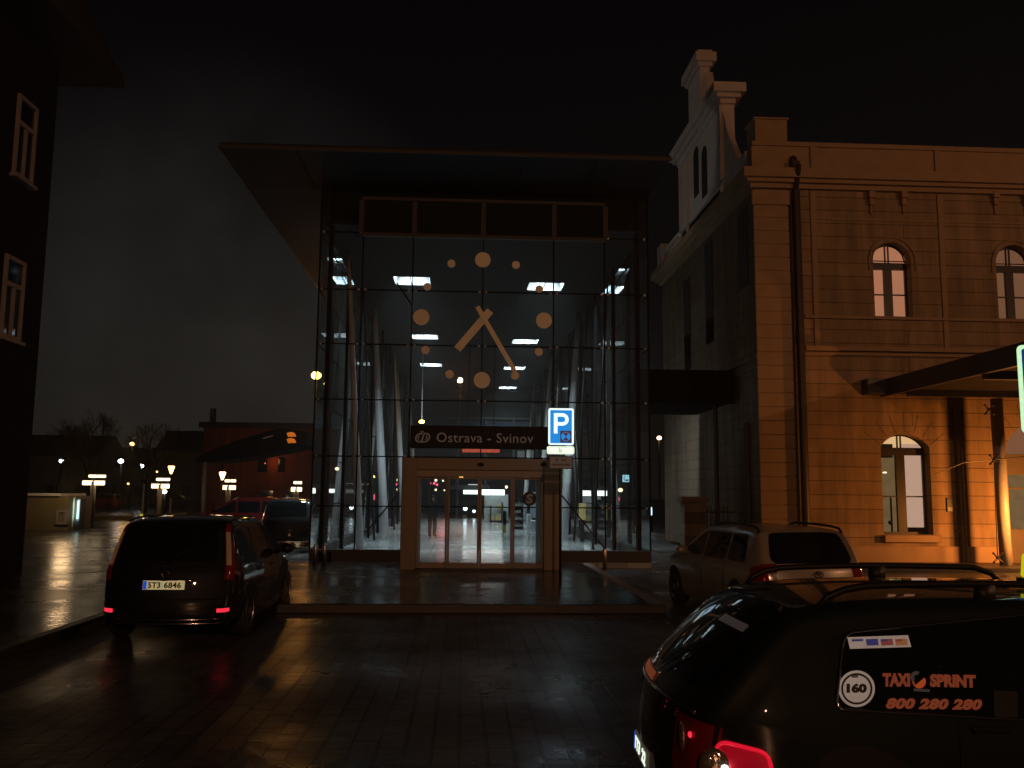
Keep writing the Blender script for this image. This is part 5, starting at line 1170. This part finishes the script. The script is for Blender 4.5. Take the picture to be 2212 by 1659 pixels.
for py0, py1 in ((933, 943.5), (946, 957)):
    a, c = P(621, py1, 43.5), P(636, py0, 43.5); 
    tt = thing('lattice_lantern', 'orange lit lattice panel hung on the stop roof, %s of two' % ('upper' if py0 < 940 else 'lower'), 'lit panel', ((a.x+c.x)/2, 43.5, a.z))
    b = MB(); b.prism([(a.x+.02, 43.5, a.z), (c.x+.08, 43.5, a.z+.02), (c.x, 43.5, c.z-.05), ((a.x+c.x)/2, 43.5, c.z), (a.x-.05, 43.5, c.z-.06)], (0, .1, 0)); b.build('panel', emat('lit_lattice_face', srgb(206, 106, 30), .8, .5, 5), tt)
# kiosk and advert column
KYK = 41.5
a, c = P(92, 1133, KYK), P(151, 1066, KYK); t = thing('ticket_kiosk', 'low olive kiosk with a small framed hatch at the edge of the square', 'kiosk', ((a.x+c.x)/2, KYK, PZ))
b = MB(); b.box(a.x-2.5, c.x, KYK, KYK+2.5, PZ, c.z-.12); b.build('walls', 'kiosk', t)
b = MB(); b.box(a.x-2.6, P(134, 1066, KYK).x, KYK-.25, KYK+2.6, c.z-.118, c.z); b.build('roof', 'white', t, bevel=.02)
a, c = P(121, 1133, KYK), P(150, 1102, KYK); fr = P(127, 1128, KYK), P(142, 1107, KYK)
b = MB(); b.box(a.x, fr[0].x, KYK-.12, KYK-.01, a.z, c.z); b.box(fr[1].x, c.x, KYK-.12, KYK-.01, a.z, c.z); b.box(fr[0].x, fr[1].x, KYK-.12, KYK-.01, fr[1].z, c.z); b.box(fr[0].x, fr[1].x, KYK-.12, KYK-.01, a.z, fr[0].z); h = b.build('hatch', 'post', t, bevel=.01)
b = MB(); b.box(fr[0].x, fr[1].x, KYK-.05, KYK-.012, fr[0].z, fr[1].z); b.build('shutter', 'kiosk', h)
a, c = P(164.5, 1121, 42), P(171, 1081, 42); t = thing('advert_column', 'slim glowing blue white advert column between kiosk and lamp', 'advert column', ((a.x+c.x)/2, 42, PZ))
b = MB(); b.box(a.x, c.x, 42, 42.5, a.z, c.z); b.build('lit_face', 'advert', t, bevel=.02); b = MB(); b.box(a.x-.12, c.x+.03, 42.05, 42.7, PZ, c.z+.06); b.build('casing', 'steel_dark', t)
light('AREA', ((a.x+c.x)/2, 41.9, (a.z+c.z)/2), 12, (.7, 1, .95), .2, 'advert_light', (math.pi/2, 0, 0), .9)
p0, p1 = P(200, 1130, 56), P(285, 1116, 56); t = thing('low_wall', 'low tan wall behind the leftmost twin lamp', 'wall', ((p0.x+p1.x)/2, 56, PZ)); b = MB(); b.box(p0.x, p1.x, 56, 56.3, PZ, p1.z); b.build('wall', 'kiosk', t)
b = MB(); b.box(p0.x-.05, p1.x+.05, 55.95, 56.35, p1.z, p1.z+.06); b.build('coping', 'post', t)
# bare trees lit by the lamps
def bare_tree(px, ytop, Y, label, seed):
    rnd = random.Random(seed); bs = P(px, 1120, Y); top = P(px, ytop, Y).z
    t = thing('bare_tree', label, 'tree', (bs.x, Y, PZ)); tr = MB(); cr = MB()
    def grow(p, d, L, r, lv):
        q_ = p+d*L; (tr if lv < 2 else cr).tube([p, (p+q_)/2+Vector((rnd.uniform(-.05, .05), 0, 0))*L, q_], [r, r*.85, r*.65], 5)
        if lv >= 6: return
        for _ in range(3 if lv > 0 else 4):
            nd = (d+Vector((rnd.uniform(-.8, .8), rnd.uniform(-.8, .8), rnd.uniform(-.1, .5)))).normalized(); grow(q_, nd, L*rnd.uniform(.62, .8), r*.58, lv+1)
    grow(Vector((bs.x, Y, PZ)), Vector((0, 0, 1)), (top-PZ)*.34, .17, 0)
    tr.build('trunk', 'bark', t); cr.build('crown', 'bark', t)
bare_tree(190, 915, 72, 'bare tree with thin lit twigs above the leftmost twin lamp', 3)
bare_tree(312, 930, 76, 'bare tree behind the orange street light', 5)
bare_tree(120, 925, 74, 'bare tree above the kiosk roof', 8)
# thin poles on the square
for px, yb, yt, Y, lb in ((306, 1120, 1045, 60, 'thin post with a yellow foot lamp behind the far red car'), (366, 1122, 1075, 62, 'thin grey post right of the second twin lamp')):
    a = P(px, yb, Y); c = P(px, yt, Y); t = thing('thin_post', lb, 'post', (a.x, Y, PZ)); b = MB(); b.tube([(a.x, Y, PZ), (a.x, Y, c.z)], .07, 8); b.build('post', 'post', t, smooth=True); b = MB(); b.sphere((a.x, Y-.1, a.z+.2), .05 if px == 366 else .1, 8, 6); b.build('foot_lamp', 'yellow_sign' if px == 306 else 'post', t, smooth=True)
# far dark skyline of houses
for i, (px0, px1, yt, Y, lb) in enumerate(((-60, 210, 985, 120, 'dark house row far behind the kiosk'), (210, 330, 1010, 126, 'dark low house far behind the white floodlights'), (330, 430, 975, 118, 'dark house far behind the orange lantern'))):
    a, c = P(px0, 1110, Y), P(px1, yt, Y); t = thing('far_house', lb, 'house', ((a.x+c.x)/2, Y, PZ)); b = MB(); b.box(a.x, c.x, Y, Y+10, PZ, c.z); b.build('walls', 'kiosk', t)
    b = MB(); b.prism([(a.x-.3, Y-.3, c.z), (a.x-.3, Y+10.3, c.z), (a.x-.3, Y+5, c.z+3)], (c.x-a.x+.6, 0, 0)); b.build('roof', 'slate', t)
    n = max(2, int((c.x-a.x)/3.5))
    for k in range(n): x = a.x+(k+.5)*(c.x-a.x)/n; b = MB(); b.box(x-.5, x+.5, Y-.04, Y-.004, PZ+1, PZ+2.5); b.build('window', 'nightglass', t)
# ------------------------------------------------------------------ signs in front of the hall
GY = 18.6
gp = P(1211, 1250, GY)
t = thing('parking_sign', 'blue parking sign with white P above a 5x plate, in front of the entrance', 'parking sign', (gp.x, GY, PZ))
def gq(px, py): v = P(px, py, GY); return v
topz, botz = gq(1211, 882).z, gq(1211, 961).z; x0, x1 = gq(1184.5, 920).x, gq(1239.5, 920).x; s = (x1-x0)/55
b = MB(); b.tube([(gp.x, GY+.06, PZ), (gp.x, GY+.06, topz+.02)], .03, 10); b.build('pole', 'pipe', t, smooth=True)
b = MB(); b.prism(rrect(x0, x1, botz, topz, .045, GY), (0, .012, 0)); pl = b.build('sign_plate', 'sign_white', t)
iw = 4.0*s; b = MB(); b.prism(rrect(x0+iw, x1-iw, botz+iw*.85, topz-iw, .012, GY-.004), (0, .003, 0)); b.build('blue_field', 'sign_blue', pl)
sw_ = x1-x0; sh_ = topz-botz
def rel(u, v): return x0+sw_*u, topz-sh_*v     # 0..1 inside the plate
# letter P drawn as a stroke
xa_, zt_ = rel(.215, .135); xb_, zb_ = rel(.36, .69); b = MB(); y = GY-.008
b.box(xa_, xb_, y, y+.003, zb_, zt_)
cx1, cz1_ = rel(.55, .305); Ro, Ri = (zt_-rel(0, .475)[1])/2, (zt_-rel(0, .475)[1])/2-sw_*.135; czm = (zt_+rel(0, .475)[1])/2
b.box(xb_, cx1, y, y+.003, czm+Ri, zt_); b.box(xb_, cx1, y, y+.003, rel(0, .475)[1], czm-Ri)
vs = []
for k in range(17): a = -math.pi/2+math.pi*k/16; vs.append(((cx1+Ro*1.02*math.cos(a), czm+Ro*math.sin(a)), (cx1+Ri*1.05*math.cos(a), czm+Ri*math.sin(a))))
for (o0, i0), (o1, i1) in zip(vs, vs[1:]): b.quad((o0[0], y, o0[1]), (i0[0], y, i0[1]), (i1[0], y, i1[1]), (o1[0], y, o1[1]))
b.build('letter_P', 'sign_white', pl)
xa_, zt_ = rel(.49, .63); xb_, zb_ = rel(.88, .92); b = MB(); b.box(xa_, xb_, y, y+.003, zb_, zt_); dsq = b.build('disc_symbol', 'sign_maroon', pl)
cx_, cz_ = (xa_+xb_)/2, (zt_+zb_)/2; r_ = (xb_-xa_)*.46; b = MB(); b.ring((cx_, cz_), r_*.9, r_, y-.003, .002, 30)
for a0, a1 in ((-50, 50), (130, 230)): pts = [(cx_, y-.002, cz_)]+[(cx_+r_*.9*math.cos(math.radians(a0+(a1-a0)*k/10)), y-.002, cz_+r_*.9*math.sin(math.radians(a0+(a1-a0)*k/10))) for k in range(11)]; b.poly(pts)
b.build('disc_hands', 'sign_blue', dsq)
b = MB(); fr_ = .012; b.box(xa_-fr_, xb_+fr_, y+.001, y+.0035, zt_, zt_+fr_); b.box(xa_-fr_, xb_+fr_, y+.001, y+.0035, zb_-fr_, zb_); b.box(xa_-fr_, xa_, y+.001, y+.0035, zb_, zt_); b.box(xb_, xb_+fr_, y+.001, y+.0035, zb_, zt_); b.build('disc_frame', 'sign_dark', dsq)
z1, z0 = gq(1211, 964).z, gq(1211, 981).z; xl, xr = gq(1181.5, 970).x, gq(1240.5, 970).x
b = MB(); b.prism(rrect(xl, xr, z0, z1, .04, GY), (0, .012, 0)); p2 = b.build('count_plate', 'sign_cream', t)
b = MB(); o = rrect(xl+.022, xr-.022, z0+.02, z1-.02, .025, GY-.004); i_ = rrect(xl+.028, xr-.028, z0+.026, z1-.026, .02, GY-.004); b.rows([o, i_], closed=True); b.build('plate_border', 'sign_grey', p2)
a = gq(1206.5, 975.5); text_mb('5x', .1, (a.x, GY-.005, gq(1206, 976.5).z), X, Z3, .002, .001, 0, gq(1214.5, 970).x-a.x, gq(1206, 968).z-gq(1206, 976.5).z).build('plate_lettering', 'sign_grey', p2)
z1, z0 = gq(1211, 985).z, gq(1211, 1013).z; xl, xr = gq(1186.5, 1000).x, gq(1238, 1000).x
b = MB(); b.prism(rrect(xl, xr, z0, z1, .02, GY), (0, .012, 0)); p3 = b.build('lower_plate', 'sign_dull', t)
b = MB(); o = rrect(xl+.002, xr-.002, z0+.002, z1-.002, .018, GY-.004); i_ = rrect(xl+.016, xr-.016, z0+.016, z1-.016, .012, GY-.004); b.rows([o, i_], closed=True); b.build('plate_border', 'stk_black', p3)
M['worn_ink'] = mat('worn_print', (.20, .17, .15), .7)
b = MB()
hh = z1-z0; ww = xr-xl
for u0, u1, v0, v1 in ((.26, .36, .62, .80), (.50, .58, .62, .80), (.62, .70, .62, .80), (.12, .56, .26, .40), (.62, .86, .26, .40)): b.box(xl+ww*u0, xl+ww*u1, GY-.004, GY-.002, z0+hh*v0, z0+hh*v1)
b.build('worn_lettering', 'worn_ink', p3)
# second blue sign at the right edge
EY = 6.9
a = P(2197, 745, EY); t = thing('blue_road_sign', 'blue road sign with glowing pale border cut by the right edge', 'road sign', (a.x+.25, EY, 0))
zt_ = a.z; zb_ = P(2205, 936, EY).z; xl = a.x; b = MB(); b.prism(rrect(xl, xl+.5, zb_, zt_, .045, EY), (0, .012, 0)); pl = b.build('sign_plate', 'sign_green', t)
b = MB(); b.prism(rrect(xl+.032, xl+.468, zb_+.032, zt_-.032, .02, EY-.004), (0, .003, 0)); b.build('blue_field', 'sign_deep', pl)
b = MB(); b.tube([(xl+.25, EY+.05, 0), (xl+.25, EY+.05, zt_)], .03, 10); b.build('pole', 'post', t, smooth=True)
# small bollards and bits by the hall
for px, py, lb in ((680, 1222, 'small steel bollard left of the hall plinth, nearest the people carrier'), (700, 1222, 'small steel bollard at the left corner of the hall'), (1927*.6777, 1232, 'pale bollard at the right end of the hall kerb')):
    p = G(px, py, PZ); t = thing('bollard', lb, 'bollard', (p.x, p.y, PZ), 0, 'bollards by the hall'); b = MB(); b.lathe([(.05, 0), (.05, .48), (.035, .52)], (p.x, p.y, PZ), 12); b.build('post', 'steel', t, smooth=True); b = MB(); b.lathe([(.08, 0), (.07, .03)], (p.x, p.y, PZ+.001), 12); b.build('foot', 'steel_dark', t)
# ------------------------------------------------------------------ lamps out of frame that light the place
def mast(x, y, h, label):
    t = thing('street_lamp', label, 'street lamp', (x, y, 0)); b = MB(); b.tube([(x, y-.6, 0), (x, y-.6, h+.1), (x, y-.1, h+.3)], [.09, .06, .05], 8); b.build('pole', 'post', t, smooth=True)
    b = MB(); b.box(x-.14, x+.14, y-.35, y+.35, h+.26, h+.36); b.build('lamp_head', 'post', t, bevel=.02)
SOD = (1, .46, .23)
mast(-.4, -31, 12, 'tall sodium street lamp standing in the road behind the viewer'); light('POINT', (-.4, -31, 12), 8600, SOD, .22, 'sodium_light')
mast(25, 1.5, 9.5, 'tall sodium street lamp on the right of the road'); light('POINT', (25, 1.5, 9.5), 2900, SOD, .2, 'sodium_light')
# uplight by the old station door, beyond the right edge
light('POINT', (P(2280, 1150, 22.7).x, 22.6, 1.15), 700, (1, .33, .06), .12, 'door_uplight')
# floodlight behind the left block
p = P(285.5, 959, 78); light('POINT', (p.x, 77, p.z), 160, (1, .55, .2), .2, 'twig_light')
fl = light('SPOT', (-34, 30, 9.0), 2600, (1, .93, .86), .25, 'monument_floodlight'); fl.data.spot_size = math.radians(11.5); fl.data.spot_blend = .35
fl.rotation_euler = (Vector((8.3, 32.5, 14.6))-Vector((-34, 30, 9.0))).to_track_quat('-Z', 'Y').to_euler()
# yellow street light at the glass edge
p = P(683.5, 811, 46); light('POINT', (p.x, 45.5, p.z-.3), 150, (1, .36, .07), .3, 'yellow_street_light')
# ------------------------------------------------------------------ sky
wd = D.worlds.new('World'); SC.world = wd; wd.use_nodes = True; nt = wd.node_tree; nt.nodes.clear(); N = nt.nodes; L = nt.links
out = N.new('ShaderNodeOutputWorld'); bg = N.new('ShaderNodeBackground'); L.new(bg.outputs[0], out.inputs[0])
tc = N.new('ShaderNodeTexCoord'); sp = N.new('ShaderNodeSeparateXYZ'); L.new(tc.outputs['Generated'], sp.inputs[0])
cr = N.new('ShaderNodeValToRGB'); e = cr.color_ramp.elements; e[0].position = 0.0; e[0].color = (*srgb(17, 14, 11), 1); e[1].position = .55; e[1].color = (*srgb(3, 2.5, 4), 1)
n = cr.color_ramp.elements.new(.28); n.color = (*srgb(9, 7.5, 8.5), 1); L.new(sp.outputs[2], cr.inputs[0])
# low cloud lit by the town to the north-west
dr = ray(470, 690).normalized(); vm = N.new('ShaderNodeVectorMath'); vm.operation = 'DOT_PRODUCT'; vm.inputs[1].default_value = dr; L.new(tc.outputs['Generated'], vm.inputs[0])
mr = N.new('ShaderNodeMapRange'); mr.interpolation_type = 'SMOOTHSTEP'; mr.inputs[1].default_value = .955; mr.inputs[2].default_value = 1.0; mr.inputs[3].default_value = 0; mr.inputs[4].default_value = 1; L.new(vm.outputs['Value'], mr.inputs[0])
no = N.new('ShaderNodeTexNoise'); no.inputs['Scale'].default_value = 3.5; no.inputs['Detail'].default_value = 5; L.new(tc.outputs['Generated'], no.inputs['Vector'])
mu = N.new('ShaderNodeMath'); mu.operation = 'MULTIPLY'; nr = N.new('ShaderNodeMapRange'); nr.inputs[1].default_value = .32; nr.inputs[2].default_value = .66; nr.inputs[3].default_value = .15; nr.inputs[4].default_value = 1.0; L.new(no.outputs['Fac'], nr.inputs[0]); L.new(mr.outputs[0], mu.inputs[0]); L.new(nr.outputs[0], mu.inputs[1])
mx = N.new('ShaderNodeMix'); mx.data_type = 'RGBA'; mx.blend_type = 'ADD'; mx.inputs[7].default_value = (.0165, .0160, .0145, 1); L.new(mu.outputs[0], mx.inputs[0]); L.new(cr.outputs[0], mx.inputs[6]); L.new(mx.outputs[2], bg.inputs[0])
bg.inputs[1].default_value = 1.0
# ------------------------------------------------------------------ misty air
M['haze'] = D.materials.new('night_mist'); hm = M['haze']; hm.use_nodes = True; hn = hm.node_tree; hn.nodes.clear()
ho = hn.nodes.new('ShaderNodeOutputMaterial'); hv = hn.nodes.new('ShaderNodeVolumePrincipled'); hv.inputs['Color'].default_value = (.90, .95, .95, 1); hv.inputs['Density'].default_value = HAZE; hv.inputs['Anisotropy'].default_value = .45
hn.links.new(hv.outputs[0], ho.inputs['Volume'])
b = MB(); b.box(-140, 90, -45, 160, -1.3, 24); hz = b.build('haze', 'haze'); hz['kind'] = 'stuff'
# ------------------------------------------------------------------ camera and view
cd = D.cameras.new('Camera'); cam = D.objects.new('Camera', cd); COL.objects.link(cam); SC.camera = cam
cd.sensor_width = 36; cd.lens = 36*FPX/2212; cd.clip_end = 1000; cd.clip_start = .05
cam.matrix_world = Matrix(((R.x, U.x, -F.x, CAM.x), (R.y, U.y, -F.y, CAM.y), (R.z, U.z, -F.z, CAM.z), (0, 0, 0, 1)))
vs = SC.view_settings; SC.display_settings.display_device = 'sRGB'; vs.view_transform = 'Standard'; vs.look = 'None'; vs.exposure = 0; vs.gamma = 1
SC.render.engine = 'CYCLES'; cy = SC.cycles; cy.max_bounces = 10; cy.volume_bounces = 0; cy.volume_step_rate = 4; cy.transparent_max_bounces = 24; cy.diffuse_bounces = 3; cy.glossy_bounces = 5; cy.caustics_reflective = False; cy.caustics_refractive = False
cy.sample_clamp_indirect = 3.0; cy.use_denoising = True
